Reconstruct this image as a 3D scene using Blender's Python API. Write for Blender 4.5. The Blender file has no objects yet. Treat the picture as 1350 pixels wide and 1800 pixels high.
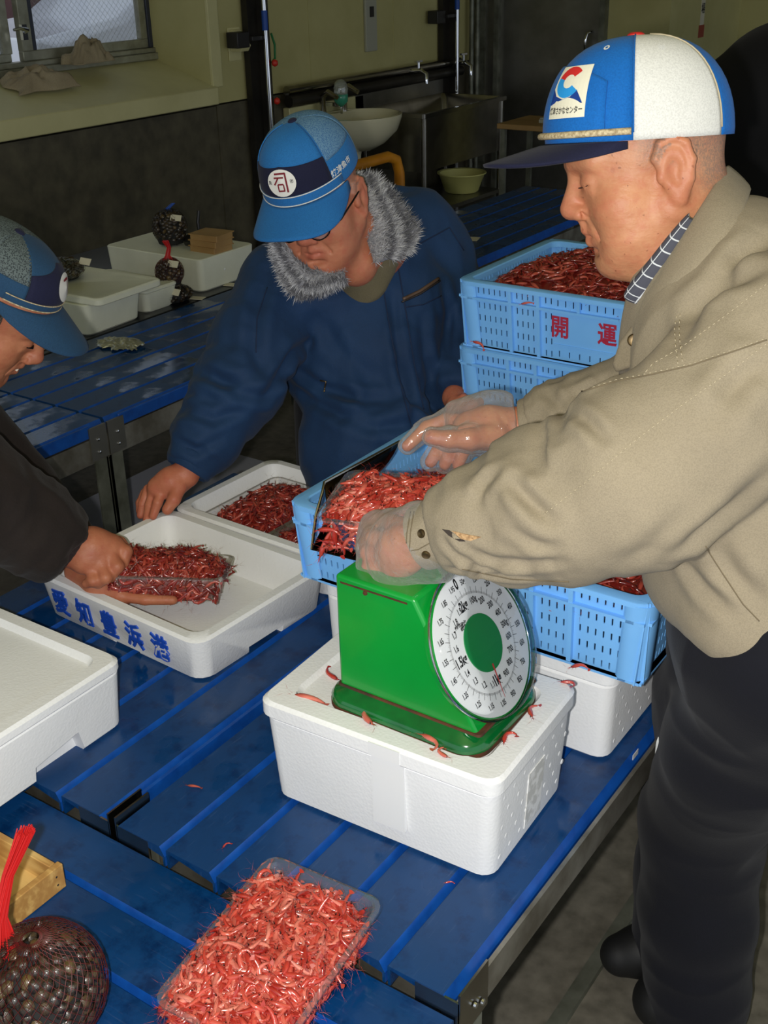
import bpy, bmesh, math, random
import numpy as np
from mathutils import Vector, Matrix
from mathutils.bvhtree import BVHTree

random.seed(7)
SC = bpy.context.scene
COL = SC.collection

# ---------------------------------------------------------------- camera
FPX, H = 2055.0, 1.72                      # focal length in pixels of the 1350x1800 frame, eye height
PITCH, ROLL, YAW = (math.radians(a) for a in (26.0, -1.38, 34.93))
def _w(v):
    c, s = math.cos(YAW), math.sin(YAW)
    return np.array([v[0]*c - v[1]*s, v[0]*s + v[1]*c, v[2]])
_U0 = np.array([0, math.sin(PITCH), math.cos(PITCH)]); _R0 = np.array([1.0, 0, 0])
CF = _w(np.array([0, math.cos(PITCH), -math.sin(PITCH)]))
CR = _w(math.cos(ROLL)*_R0 + math.sin(ROLL)*_U0)
CU = _w(-math.sin(ROLL)*_R0 + math.cos(ROLL)*_U0)
CC = np.array([0, 0, H])
def at(x, y, d):
    """the point d metres deep that a surveyed image position stands for"""
    return CC + (CF + CR*(x-675)/FPX - CU*(y-900)/FPX)*d
SC.cycles.max_bounces = 8; SC.cycles.diffuse_bounces = 3; SC.cycles.glossy_bounces = 3; SC.cycles.transparent_max_bounces = 12
cam = bpy.data.cameras.new('camera'); camo = bpy.data.objects.new('camera', cam); COL.objects.link(camo)
cam.sensor_fit = 'VERTICAL'; cam.sensor_height = 36.0; cam.sensor_width = 27.0; cam.lens = FPX/1800*36
cam.clip_start = .02; cam.clip_end = 200
camo.matrix_world = Matrix(((CR[0], CU[0], -CF[0], CC[0]), (CR[1], CU[1], -CF[1], CC[1]), (CR[2], CU[2], -CF[2], CC[2]), (0, 0, 0, 1)))
SC.camera = camo

# ---------------------------------------------------------------- light
SC.view_settings.view_transform = 'Standard'; SC.view_settings.look = 'None'
SC.view_settings.gamma = 1.0; SC.view_settings.use_curve_mapping = False
SC.view_settings.exposure = 0.0
W = bpy.data.worlds.new('world'); SC.world = W; W.use_nodes = True
W.node_tree.nodes['Background'].inputs[0].default_value = (.80, .88, 1.0, 1)
W.node_tree.nodes['Background'].inputs[1].default_value = .8
def lamp(name, kind, loc, power, color, size):
    l = bpy.data.lights.new(name, kind); l.energy = power; l.color = color
    if kind == 'POINT': l.shadow_soft_size = size
    o = bpy.data.objects.new(name, l); COL.objects.link(o); o.location = loc
    return o
# the camera's own flash, a few centimetres beside the lens
lamp('camera_flash', 'POINT', tuple(CC - CR*.055 - CU*.015 + CF*.01), 95.0, (1.0, .975, .935), .012)

# ---------------------------------------------------------------- materials
def lin(c):
    return tuple(((v/255)/12.92 if v/255 <= .04045 else ((v/255+.055)/1.055)**2.4) for v in c)
MATS = {}
class NT:
    def __init__(s, name):
        s.m = bpy.data.materials.new(name); s.m.use_nodes = True; s.t = s.m.node_tree
        s.b = s.t.nodes['Principled BSDF']; s.out = s.t.nodes['Material Output']
        s.tc = s.t.nodes.new('ShaderNodeTexCoord')
    def n(s, typ, **kw):
        x = s.t.nodes.new('ShaderNode'+typ)
        for k, v in kw.items():
            if k in x.inputs: x.inputs[k].default_value = v
            else: setattr(x, k, v)
        return x
    def l(s, a, b): s.t.links.new(a, b)
    def co(s, scale=(1, 1, 1), rot=(0, 0, 0), src='Object'):
        mp = s.n('Mapping'); mp.inputs['Scale'].default_value = scale; mp.inputs['Rotation'].default_value = rot
        s.l(s.tc.outputs[src], mp.inputs[0]); return mp.outputs[0]
    def noise(s, scale, detail=4, vec=None, rough=.55):
        x = s.n('TexNoise', Scale=scale, Detail=detail, Roughness=rough); s.l(vec or s.tc.outputs['Object'], x.inputs['Vector']); return x.outputs['Fac']
    def ramp(s, fac, stops):
        r = s.n('ValToRGB'); e = r.color_ramp.elements
        while len(e) < len(stops): e.new(.5)
        for el, (p, c) in zip(e, stops): el.position = p; el.color = (*c, 1) if len(c) == 3 else c
        s.l(fac, r.inputs[0]); return r.outputs[0]
    def mix(s, fac, a, b, mode='MIX'):
        x = s.n('Mix', data_type='RGBA', blend_type=mode)
        for sock, v in ((x.inputs[0], fac), (x.inputs[6], a), (x.inputs[7], b)):
            if hasattr(v, 'is_linked'): s.l(v, sock)
            else: sock.default_value = v if not isinstance(v, tuple) else (*v, 1)[:4]
        return x.outputs[2]
    def math(s, op, a, b=0.0):
        x = s.n('Math', operation=op)
        for sock, v in ((x.inputs[0], a), (x.inputs[1], b)):
            if hasattr(v, 'is_linked'): s.l(v, sock)
            else: sock.default_value = v
        return x.outputs[0]
    def bump(s, h, strength=.3, dist=.002):
        x = s.n('Bump', Strength=strength, Distance=dist); s.l(h, x.inputs['Height'])
        if s.b.inputs['Normal'].is_linked: s.l(s.b.inputs['Normal'].links[0].from_socket, x.inputs['Normal'])
        s.l(x.outputs[0], s.b.inputs['Normal'])
    def set(s, **kw):
        for k, v in kw.items():
            k = k.replace('_', ' ')
            sock = s.b.inputs[k]
            if hasattr(v, 'is_linked'): s.l(v, sock)
            else: sock.default_value = (*v, 1) if isinstance(v, tuple) and len(sock.default_value) == 4 and len(v) == 3 else v
def M(name, c, rough=.5, metal=0., c2=None, nscale=8., lo=.35, hi=.65, bump=None, spec=.5, stretch=(1, 1, 1), coat=0.):
    """plain procedural material: colour c mottled with c2 by noise, bump = (scale, strength, distance)"""
    s = NT(name); c = lin(c)
    if c2 is not None:
        f = s.noise(nscale, 5, s.co(stretch))
        s.set(Base_Color=s.ramp(f, [(lo, c), (hi, lin(c2))]))
    else: s.set(Base_Color=c)
    s.set(Roughness=rough, Metallic=metal, Specular_IOR_Level=spec, Coat_Weight=coat, Coat_Roughness=.08)
    if bump: s.bump(s.noise(bump[0], 4, s.co(stretch)), bump[1], bump[2])
    MATS[name] = s.m
    return s.m
def clear(name, tint=(1, 1, 1), gloss=.12, milk=0., milkcol=(.9, .9, .9), rough=.06, edge=.6):
    s = NT(name); t = s.t; t.nodes.remove(s.b)
    tr = s.n('BsdfTransparent'); tr.inputs[0].default_value = (*tint, 1)
    gl = s.n('BsdfGlossy', Roughness=rough); df = s.n('BsdfDiffuse'); df.inputs[0].default_value = (*milkcol, 1)
    lw = s.n('LayerWeight', Blend=.22)
    a = s.n('MixShader'); a.inputs[0].default_value = milk; s.l(tr.outputs[0], a.inputs[1]); s.l(df.outputs[0], a.inputs[2])
    f = s.math('ADD', s.math('MULTIPLY', lw.outputs['Fresnel'], edge), gloss*.35)
    b = s.n('MixShader'); s.l(f, b.inputs[0]); s.l(a.outputs[0], b.inputs[1]); s.l(gl.outputs[0], b.inputs[2])
    s.l(b.outputs[0], s.out.inputs[0]); MATS[name] = s.m
    return s, gl, lw

# ---------------------------------------------------------------- mesh building
def rotm(rx=0, ry=0, rz=0):
    return np.array(Matrix.Rotation(rz, 3, 'Z') @ Matrix.Rotation(ry, 3, 'Y') @ Matrix.Rotation(rx, 3, 'X'))
def rrect(w, d, r, z, n=4, cx=0, cy=0):
    """points of a rounded rectangle, counter-clockwise"""
    r = min(r, w/2-1e-4, d/2-1e-4); P = []
    for qx, qy, a0 in ((1, -1, -90), (1, 1, 0), (-1, 1, 90), (-1, -1, 180)):
        for k in range(n+1):
            a = math.radians(a0 + 90*k/n)
            P.append((cx+qx*(w/2-r)+r*math.cos(a), cy+qy*(d/2-r)+r*math.sin(a), z))
    return P
class MB:
    def __init__(s): s.v = []; s.f = []; s.mi = []
    def add(s, v, f, mi=0, T=None, R=None):
        o = len(s.v)
        v = np.asarray(v, float).reshape(-1, 3)
        if R is not None: v = v @ np.asarray(R).T
        if T is not None: v = v + np.asarray(T)
        s.v.extend(map(tuple, v)); s.f.extend([tuple(i+o for i in q) for q in f]); s.mi.extend([mi]*len(f)); return s
    def box(s, c, sz, R=None, mi=0):
        x, y, z = (q/2 for q in sz)
        v = [(-x, -y, -z), (x, -y, -z), (x, y, -z), (-x, y, -z), (-x, -y, z), (x, -y, z), (x, y, z), (-x, y, z)]
        return s.add(v, [(0, 3, 2, 1), (4, 5, 6, 7), (0, 1, 5, 4), (1, 2, 6, 5), (2, 3, 7, 6), (3, 0, 4, 7)], mi, c, R)
    def bx(s, x0, x1, y0, y1, z0, z1, mi=0):
        return s.box(((x0+x1)/2, (y0+y1)/2, (z0+z1)/2), (x1-x0, y1-y0, z1-z0), None, mi)
    def loft(s, rings, cap0=True, cap1=True, mi=0, T=None, R=None, closed=True):
        n = len(rings[0]); v = [p for r in rings for p in r]; f = []
        for i in range(len(rings)-1):
            for j in range(n if closed else n-1):
                a, b = i*n+j, i*n+(j+1) % n
                f.append((a, b, b+n, a+n))
        if cap0: f.append(tuple(range(n-1, -1, -1)))
        if cap1: f.append(tuple(range((len(rings)-1)*n, len(rings)*n)))
        return s.add(v, f, mi, T, R)
    def tube(s, pts, r, n=8, mi=0, caps=True, flat=None):
        pts = [np.asarray(p, float) for p in pts]; rs = r if hasattr(r, '__len__') else [r]*len(pts)
        t0 = pts[1]-pts[0]; t0 = t0/np.linalg.norm(t0)
        u = np.cross(t0, (0, 0, 1) if abs(t0[2]) < .9 else (1, 0, 0)); u /= np.linalg.norm(u)
        rings = []
        for i, p in enumerate(pts):
            t = pts[min(i+1, len(pts)-1)]-pts[max(i-1, 0)]; t = t/(np.linalg.norm(t)+1e-12)
            u = u-t*(u@t); u /= np.linalg.norm(u)+1e-12; w = np.cross(t, u)
            rings.append([tuple(p+rs[i]*(u*math.cos(a)+w*math.sin(a)*(flat or 1))) for a in (2*math.pi*k/n for k in range(n))])
        return s.loft(rings, caps, caps, mi)
    def lathe(s, prof, n=24, mi=0, T=None, R=None, sy=1.):
        rings = [[(r*math.cos(2*math.pi*k/n), r*sy*math.sin(2*math.pi*k/n), z) for k in range(n)] for r, z in prof]
        return s.loft(rings, True, True, mi, T, R)
    def extr(s, poly, z0, z1, mi=0, T=None, R=None):
        return s.loft([[(x, y, z0) for x, y in poly], [(x, y, z1) for x, y in poly]], True, True, mi, T, R)
    def build(s, name, mat, parent=None, loc=None, rot=None, smooth=None, bevel=0, seg=2, solid=0, sub=0):
        me = bpy.data.meshes.new(name); me.from_pydata(s.v, [], s.f)
        return finish(name, me, mat, parent, loc, rot, smooth, bevel, seg, solid, sub, s.mi)
def finish(name, me, mat, parent=None, loc=None, rot=None, smooth=None, bevel=0, seg=2, solid=0, sub=0, mi=None):
    for m in (mat if isinstance(mat, (list, tuple)) else [mat]): me.materials.append(MATS[m] if isinstance(m, str) else m)
    if mi and max(mi) > 0: me.polygons.foreach_set('material_index', mi)
    if smooth is not None:
        me.polygons.foreach_set('use_smooth', [True]*len(me.polygons))
        if smooth < 180: me.set_sharp_from_angle(angle=math.radians(smooth))
    me.update()
    o = bpy.data.objects.new(name, me); COL.objects.link(o)
    if parent is not None: o.parent = parent
    if loc is not None: o.location = loc
    if rot is not None: o.rotation_euler = rot
    if bevel:
        b = o.modifiers.new('bevel', 'BEVEL'); b.width = bevel; b.segments = seg; b.limit_method = 'ANGLE'; b.angle_limit = .6
        b.harden_normals = False
        if smooth is None:
            me.polygons.foreach_set('use_smooth', [True]*len(me.polygons)); me.set_sharp_from_angle(angle=math.radians(50))
    if solid:
        b = o.modifiers.new('solid', 'SOLIDIFY'); b.thickness = solid; b.offset = 0
    if sub:
        b = o.modifiers.new('sub', 'SUBSURF'); b.levels = sub; b.render_levels = sub
    return o
def tag(o, label, cat, group=None, kind=None):
    o['label'] = label
    if cat: o['category'] = cat
    if group: o['group'] = group
    if kind: o['kind'] = kind
    return o
def thing(name, label, cat, loc=(0, 0, 0), rz=0., group=None, rot=None, kind=None):
    o = bpy.data.objects.new(name, None); COL.objects.link(o); o.empty_display_size = .05
    o.location = loc; o.rotation_euler = rot or (0, 0, rz)
    return tag(o, label, cat, group, kind)
def struct(o, label=None):
    o['kind'] = 'structure'
    if label: o['label'] = label
    return o
def copy_tree(o, parent=None):
    c = o.copy(); COL.objects.link(c)
    if parent is not None: c.parent = parent
    for ch in list(o.children): copy_tree(ch, c)
    return c
def text_mesh(body, size=1., bold=0., extrude=.0, center=True):
    c = bpy.data.curves.new('lettering', 'FONT'); c.body = body; c.size = size; c.offset = bold; c.extrude = extrude
    c.resolution_u = 2
    if center: c.align_x = 'CENTER'; c.align_y = 'CENTER'
    o = bpy.data.objects.new('lettering', c); me = o.to_mesh()
    v = np.array([tuple(q.co) for q in me.vertices]).reshape(-1, 3); f = [tuple(p.vertices) for p in me.polygons]
    o.to_mesh_clear(); bpy.data.objects.remove(o); bpy.data.curves.remove(c)
    return v, f
def frame(x, y):
    """3x3 matrix whose columns are the unit axes x, y and x cross y"""
    x = np.asarray(x, float); x = x/np.linalg.norm(x); y = np.asarray(y, float); y = y-x*(x@y); y /= np.linalg.norm(y)
    return np.stack([x, y, np.cross(x, y)], 1)

# surfaces shared by many things
def plaster():
    M('cream_wall', (188, 181, 124), .7, c2=(176, 169, 112), nscale=3, bump=(60, .08, .002))
    M('cream_trim', (212, 206, 152), .45, c2=(200, 194, 140), nscale=4)
    s = NT('dado'); f = s.noise(1.3, 6); g = s.noise(9, 5)
    c = s.mix(.5, s.ramp(f, [(.3, lin((60, 56, 42))), (.7, lin((92, 86, 66)))]), s.ramp(g, [(.35, lin((56, 52, 40))), (.68, lin((104, 98, 76)))]))
    s.set(Base_Color=c, Roughness=.65); s.bump(g, .2, .004); MATS['dado'] = s.m
    s = NT('floor_concrete'); f = s.noise(2.2, 8, rough=.65); g = s.noise(26, 6); v = s.noise(1.0, 3)
    c = s.mix(.45, s.ramp(f, [(.3, lin((74, 70, 62))), (.7, lin((122, 118, 106)))]), s.ramp(g, [(.3, lin((60, 57, 50))), (.7, lin((132, 126, 114)))]))
    s.set(Base_Color=c, Roughness=s.ramp(v, [(.4, (.32, .32, .32)), (.62, (.75, .75, .75))])); s.bump(g, .25, .003); MATS['floor_concrete'] = s.m
plaster()
def blue_plank(name, wet, ca, cb):
    s = NT(name); f = s.noise(7, 6, s.co((1, 1, 1))); g = s.noise(38, 4); 
    col = s.mix(s.ramp(s.noise(16, 7, rough=.7), [(.5, (0, 0, 0)), (.66, (1, 1, 1))]), s.ramp(f, [(.3, lin(ca)), (.7, lin(cb))]), lin(tuple(max(0, q-14) for q in ca)))
    scr = s.noise(30, 3, s.co((9, .6, 1)))
    col = s.mix(s.math('MULTIPLY', s.ramp(scr, [(.6, (0, 0, 0)), (.75, (1, 1, 1))]), .25), col, lin((78, 100, 140)))
    p = s.noise(wet, 4, s.co((1, 1, 1)))
    s.set(Base_Color=col, Roughness=s.ramp(p, [(.50, (.46, .46, .46)), (.56, (.10, .10, .10))]), Specular_IOR_Level=.5)
    s.bump(g, .05, .002); MATS[name] = s.m
blue_plank('blue_plank', 5., (9, 52, 98), (11, 63, 118))
blue_plank('wet_plank', 4., (18, 54, 98), (24, 66, 116))
M('dark_plank', (22, 26, 34), .3, c2=(14, 16, 22), nscale=5)
M('aluminium', (176, 172, 160), .42, .85, c2=(132, 126, 112), nscale=14, bump=(40, .1, .002))
M('galvanised', (140, 142, 128), .5, .6, c2=(96, 98, 84), nscale=10)
M('stainless', (170, 166, 156), .22, 1., c2=(140, 136, 126), nscale=6)
M('stainless_dull', (150, 148, 140), .38, .9, c2=(120, 118, 110), nscale=3)
M('chrome', (220, 222, 224), .08, 1.)
M('black_rubber', (16, 16, 16), .6)
M('white_plastic', (222, 224, 222), .4)
def foam(name, c, c2):
    s = NT(name); v = s.n('TexVoronoi', Scale=210.0); s.l(s.tc.outputs['Object'], v.inputs['Vector'])
    f = s.noise(6, 4)
    s.set(Base_Color=s.ramp(f, [(.3, lin(c)), (.7, lin(c2))]), Roughness=.55, Specular_IOR_Level=.35, Subsurface_Weight=.0)
    s.bump(v.outputs['Distance'], .22, .0012); MATS[name] = s.m
foam('foam', (238, 239, 240), (230, 231, 232))
foam('foam_old', (228, 230, 212), (212, 214, 196))

# ================================================================ the room
WX = -4.55                                     # inner face of the window wall
b = MB(); b.bx(-5.3, 3.2, -3.0, 10.5, -.12, 0); struct(b.build('floor', 'floor_concrete'), 'stained dark grey concrete floor')
b = MB(); b.bx(-5.3, 3.2, -3.0, 10.5, 3.0, 3.1); struct(b.build('ceiling', 'cream_wall'), 'plain ceiling above the sorting hall')
b = MB()
b.bx(WX-.42, WX, 4.98, 7.9, .945, 3.0); b.bx(WX-.42, WX, -3.0, 4.98, 2.15, 3.0); b.bx(WX-.42, WX, -3.0, 1.9, .945, 2.15)
wall = struct(b.build('wall_left', 'cream_wall'), 'cream painted wall with a dark concrete lower half')
b = MB(); b.bx(WX-.42, WX-.012, -3.0, 7.9, 0, .93); b.bx(WX-.1, WX-.004, 5.02, 7.9, 0, .935); b.build('lower_panel', 'dado', wall)
for y in (5.86, 6.75):
    b = MB(); b.bx(WX-.002, WX+.003, y, y+.012, .95, 3.0); b.build('panel_joint', 'cream_wall', wall)
# splayed sill and jamb of the window recess
b = MB()
b.extr([(WX+.035, .945), (WX+.035, 1.035), (WX-.40, 1.165), (WX-.40, .945)], 0, 3.12, 0, (0, 5.0, 0), np.array([[1, 0, 0], [0, 0, -1], [0, 1, 0]]))
struct(b.build('trim_1', 'cream_trim', bevel=.006), 'wide sloping cream window sill')
b = MB(); b.loft([[(WX+.02, 4.98, 1.03), (WX+.02, 5.06, 1.03), (WX-.42, 5.12, 1.16), (WX-.42, 5.02, 1.16)],
                  [(WX+.02, 4.98, 2.15), (WX+.02, 5.06, 2.15), (WX-.42, 5.12, 2.15), (WX-.42, 5.02, 2.15)]])
struct(b.build('trim_2', 'cream_trim', bevel=.004), 'splayed cream window jamb')
# sliding window
M('window_alu', (168, 168, 150), .4, .5, c2=(140, 140, 122), nscale=12)
M('window_dark', (66, 70, 82), .4, .4)
sg, gl, lw = clear('wire_glass', (.86, .88, .9), .2, .05)
win = thing('window_1', 'aluminium sliding window with wired glass above the sill', None, (WX-.40, 4.0, 1.17), kind='structure')
def wbar(name, y0, y1, z0, z1, x0=-.05, x1=.0, m='window_alu'):
    q = MB(); q.bx(x0, x1, y0-4.0, y1-4.0, z0-1.17, z1-1.17); return q.build(name, m, win, bevel=.004)
wbar('frame_sill', 2.0, 5.04, 1.165, 1.20, -.08, .03); wbar('frame_sill', 2.0, 5.04, 1.20, 1.225, -.06, .015)
wbar('frame_jamb', 4.985, 5.04, 1.225, 2.15, -.08, .02); wbar('frame_jamb', 4.955, 4.985, 1.225, 2.15, -.05, .0, 'window_dark')
wbar('sash_rail', 4.09, 4.955, 1.225, 1.272, -.045, -.01); wbar('sash_stile', 4.905, 4.955, 1.27, 2.15, -.045, -.01)
wbar('sash_stile', 4.09, 4.155, 1.27, 2.15, -.045, -.005); wbar('sash_stile', 4.155, 4.19, 1.27, 2.15, -.05, -.02, 'window_dark')
wbar('sash_rail', 2.0, 4.05, 1.225, 1.265, -.08, -.05); wbar('sash_stile', 4.01, 4.06, 1.26, 2.15, -.085, -.05)
for y0, y1, x in ((4.17, 4.93, -.03), (2.0, 4.03, -.066)):
    q = MB(); q.bx(x-.003, x+.003, y0-4, y1-4, .09, .98); q.build('pane', 'wire_glass', win)
    q = MB(); k = 0                                             # the wire mesh cast into the pane
    for i in range(int((y1-y0)/.034)+36):
        for sgn in (1, -1):
            ya = y0 + (i-18)*.034; yb = ya + sgn*.88
            za, zb = .09, .97
            t0, t1 = 0., 1.
            lo, hi = sorted(((y0-ya)/(yb-ya), (y1-ya)/(yb-ya))); t0 = max(t0, lo); t1 = min(t1, hi)
            if t1-t0 < .02: continue
            p0 = (x, ya+(yb-ya)*t0-4, za+(zb-za)*t0); p1 = (x, ya+(yb-ya)*t1-4, za+(zb-za)*t1)
            q.tube([p0, p1], .0006, 3, caps=False)
    w_ = q.build('wire_mesh', 'window_alu', win); w_['kind'] = 'stuff'
q = MB(); q.tube([(-.0, .10, .19), (.03, .10, .2), (.035, .06, .21), (.03, .02, .205)], [.012, .012, .009, .007], 8); q.box((.005, .10, .19), (.02, .03, .07))
q.build('latch', 'chrome', win, smooth=40)
# back wall with the steel door, and the corner beyond it
b = MB(); b.bx(WX-.42, -4.47, 7.8, 8.0, 0, 3.0); b.bx(-3.55, -3.1, 7.8, 8.0, 0, 3.0); b.bx(-4.47, -3.55, 7.8, 8.0, 2.2, 3.0)
struct(b.build('wall_back', 'cream_wall'), 'dim cream wall beside the steel door')
b = MB(); b.bx(-3.25, -3.1, 8.0, 9.3, 0, 3.0); b.bx(-3.1, -2.75, 9.15, 9.3, 0, 3.0); struct(b.build('wall_far', 'cream_wall'), 'short cream wall returning behind the steel door')
b = MB(); b.bx(-3.1, 3.2, 9.3, 9.4, 0, 3.0); M('unlit_wall', (30, 30, 30), .8); struct(b.build('wall_rear', 'unlit_wall'), 'rear wall coloured black for the unlit opening')  # near-black colour stands for the unlit opening at the back
door = thing('door_1', 'large stainless steel cold store door with a bow handle', None, (-4.01, 7.79, 0), kind='structure')
b = MB(); b.bx(-.46, .46, -.03, .02, 0, 2.2); b.build('door_leaf', 'stainless_dull', door, bevel=.006)
b = MB(); b.bx(-.47, -.43, -.05, .03, 0, 2.2); b.build('door_frame', 'galvanised', door); b = MB(); b.bx(.44, .48, -.05, .03, 0, 2.2); b.build('door_frame', 'galvanised', door)
b = MB(); b.tube([(.37, -.03, 1.03), (.37, -.09, 1.04), (.37, -.10, 1.09), (.375, -.09, 1.14), (.39, -.03, 1.15)], .011, 8); b.build('door_handle', 'chrome', door, smooth=60)
b = MB(); b.box((-.33, -.05, 1.0), (.035, .04, 2.0)); b.build('hinge_rail', 'galvanised', door)

# ================================================================ outside the window
M('asphalt', (88, 84, 84), .8, c2=(70, 66, 66), nscale=6)
M('brown_render', (104, 72, 70), .8, c2=(86, 60, 60), nscale=2)
M('car_white', (226, 228, 232), .25, c2=(216, 218, 224), nscale=2, coat=.6)
M('car_glass', (40, 52, 62), .08)
b = MB(); b.bx(-40, -5.31, -20, 30, -.14, -.02); struct(b.build('ground_outside', 'asphalt'), 'grey yard outside the window')
b = MB(); b.bx(-22, -21, -10, 34, -.02, 7); b.bx(-21.0, -20.9, -10, 34, 2.2, 2.35); tag(b.build('warehouse', 'brown_render', bevel=.02), 'brown wall of a building across the yard', 'building')
car = thing('car', 'white car parked outside the window', 'car', (-8.9, 9.1, 0))
prof = [(-2.3, .35), (-2.35, .85), (-2.2, 1.06), (-1.2, 1.17), (-.55, 1.50), (.1, 1.60), (1.3, 1.58), (1.95, 1.18), (2.25, 1.1), (2.35, .7), (2.3, .35)]
rings = []
for x, k in ((-.80, .93), (-.74, 1.0), (0, 1.02), (.74, 1.0), (.80, .93)):
    rings.append([(x*(1 if z < 1.08 else .84), y*k, .35+(z-.35)*k) for y, z in prof])
b = MB(); b.loft(rings); b.build('car_body', 'car_white', car, smooth=35, bevel=.02)
for s_ in (1, -1):
    for pp in ([(-.98, 1.09), (-.5, 1.38), (.25, 1.44), (.25, 1.09)], [(.33, 1.09), (.33, 1.44), (1.2, 1.42), (1.7, 1.12)]):
        b = MB(); b.extr(pp, 0, .012, 0, (s_*(.79 if s_ > 0 else .802), 0, 0), np.array([[0, 0, 1], [1, 0, 0], [0, 1, 0]])); b.build('side_window', 'car_glass', car)
    for y in (-1.5, 1.45):
        b = MB(); b.lathe([(.02, -.1), (.29, -.1), (.31, -.06), (.31, .06), (.29, .1), (.02, .1)], 20, 0, (s_*.72, y, .31), rotm(0, math.pi/2, 0)); b.build('wheel', 'black_rubber', car, smooth=40)

# ================================================================ slatted tables
def plank_mesh(width, length, h=.032, t=.004):
    """an inverted channel along Y, open at its ends"""
    w = width/2; c = .015; cw = .0085             # a broad bevel on one long edge, in a brighter blue
    out = [(-w, -h), (-w, -.0015), (-w+.0015, 0), (w-cw, 0), (w, -c), (w, -h)]
    inn = [(w-t, -h), (w-t, -c-.002), (-w+t, -t-.001), (-w+t, -h)]
    poly = out+inn
    q = MB(); n = len(poly)
    r0 = [(x, 0, z) for x, z in poly]; r1 = [(x, length, z) for x, z in poly]
    f = [(j, n+j, n+(j+1) % n, (j+1) % n) for j in range(n)]
    f += [(0, 1, 8, 9), (1, 2, 3, 4, 7, 8), (4, 5, 6, 7)]
    f += [tuple(i+n for i in reversed(g)) for g in ((0, 1, 8, 9), (1, 2, 3, 4, 7, 8), (4, 5, 6, 7))]
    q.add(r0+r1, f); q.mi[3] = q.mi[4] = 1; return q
def planks(parent, edges, width, y0, y1, z, mat='blue_plank', along='Y'):
    me = None
    for e in edges:
        if me is None:
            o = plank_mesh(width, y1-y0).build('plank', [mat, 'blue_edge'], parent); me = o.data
        else:
            o = bpy.data.objects.new('plank', me); COL.objects.link(o); o.parent = parent
        if along == 'Y': o.location = (e-width/2, y0, z)
        else: o.location = (y0, e-width/2, z); o.rotation_euler = (0, 0, -math.pi/2)
def leg(parent, x, y, z, w=.05, t=.005, sx=1, sy=1, mat='galvanised'):
    q = MB(); q.bx(min(0, sx*w), max(0, sx*w), min(0, sy*t), max(0, sy*t), 0, z); q.bx(min(0, sx*t), max(0, sx*t), min(0, sy*w), max(0, sy*w), 0, z)
    return q.build('leg', mat, parent, loc=(x, y, 0))
TOP = .60
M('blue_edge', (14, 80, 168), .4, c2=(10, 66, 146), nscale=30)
# table A carries the scale, table B the open trays
tA = thing('slatted_table', 'blue slatted table under the green scale and the crates', 'table', (0, 0, 0))
planks(tA, [-.513-.0925*i for i in range(6)], .0885, .845, 2.75, TOP)
for i, x in enumerate((-.505, -1.062)):
    q = MB(); s_ = 1 if i == 0 else -1
    q.bx(x-.003, x+.003, .85, 2.75, TOP-.062, TOP-.010); q.bx(min(x, x-s_*.05), max(x, x-s_*.05), .85, 2.75, TOP-.066, TOP-.062); q.build('side_rail', 'aluminium', tA)
for y in (.88, 1.6, 2.2, 2.7):
    q = MB(); q.bx(-1.06, -.508, y-.012, y+.012, TOP-.062, TOP-.033); q.build('cross_bar', 'aluminium', tA)
for x, sx in ((-.506, -1), (-1.062, 1)):
    for y, sy in ((.862, 1), (1.9, 1), (2.74, -1)): leg(tA, x, y, TOP-.036, sx=sx, sy=sy)
def corner_bracket(parent, x, y, s_, z=TOP):
    q = MB(); w = .062
    q.bx(min(x, x-s_*w), max(x, x-s_*w), y-.004, y-.001, z-.062, z-.002)
    q.bx(x-.0015, x+.0015, y-.004, y+w, z-.062, z+.012)
    o = q.build('corner_bracket', 'stainless', parent)
    for (bx_, by_, n_) in ((x-s_*.03, y-.006, 'y'), (x+s_*.003, y+.028, 'x'), (x+s_*.003, y+.046, 'x')):
        q = MB(); q.lathe([(.001, 0), (.0045, 0), (.004, .003), (.001, .004)], 10, 0, (bx_, by_, z-.034 if n_ == 'y' else z-.03-(.012 if by_ > y+.04 else 0)), rotm(math.pi/2, 0, 0) if n_ == 'y' else rotm(0, s_*math.pi/2, 0)); q.build('bolt', 'chrome', o, smooth=30)
    return o
corner_bracket(tA, -.499, .848, 1); corner_bracket(tA, -1.068, .848, -1)
for y in (1.44, 1.95):
    q = MB(); q.lathe([(.001, 0), (.011, 0), (.011, .006), (.001, .006)], 12, 0, (-.498, y, TOP-.0), rotm(0, math.pi/2, 0)); q.bx(-.498, -.492, y-.011, y+.011, TOP-.03, TOP); q.build('rail_clip', 'white_plastic', tA, smooth=30)
q = MB(); q.bx(-.517, -.5162, 1.385, 1.405, TOP-.022, TOP+.0); q.build('tape_scrap', 'white_plastic', tA)
tB = thing('slatted_table', 'blue slatted table under the tray marked in blue lettering', 'table', (0, 0, 0))
planks(tB, [-1.094-.0925*i for i in range(7)], .0885, .845, 1.87, TOP)
for x, s_ in ((-1.088, -1), (-1.742, 1)):
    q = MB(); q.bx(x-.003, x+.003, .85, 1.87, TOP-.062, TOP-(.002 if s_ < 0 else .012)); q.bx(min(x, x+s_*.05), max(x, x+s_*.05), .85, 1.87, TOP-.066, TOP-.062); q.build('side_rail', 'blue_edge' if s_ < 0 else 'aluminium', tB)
for y in (.88, 1.4, 1.84):
    q = MB(); q.bx(-1.74, -1.09, y-.012, y+.012, TOP-.062, TOP-.033); q.build('cross_bar', 'aluminium', tB)
for x, sx in ((-1.089, -1), (-1.742, 1)):
    for y, sy in ((.862, 1), (1.86, -1)): leg(tB, x, y, TOP-.036, sx=sx, sy=sy)
corner_bracket(tB, -1.083, .848, 1)
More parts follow.
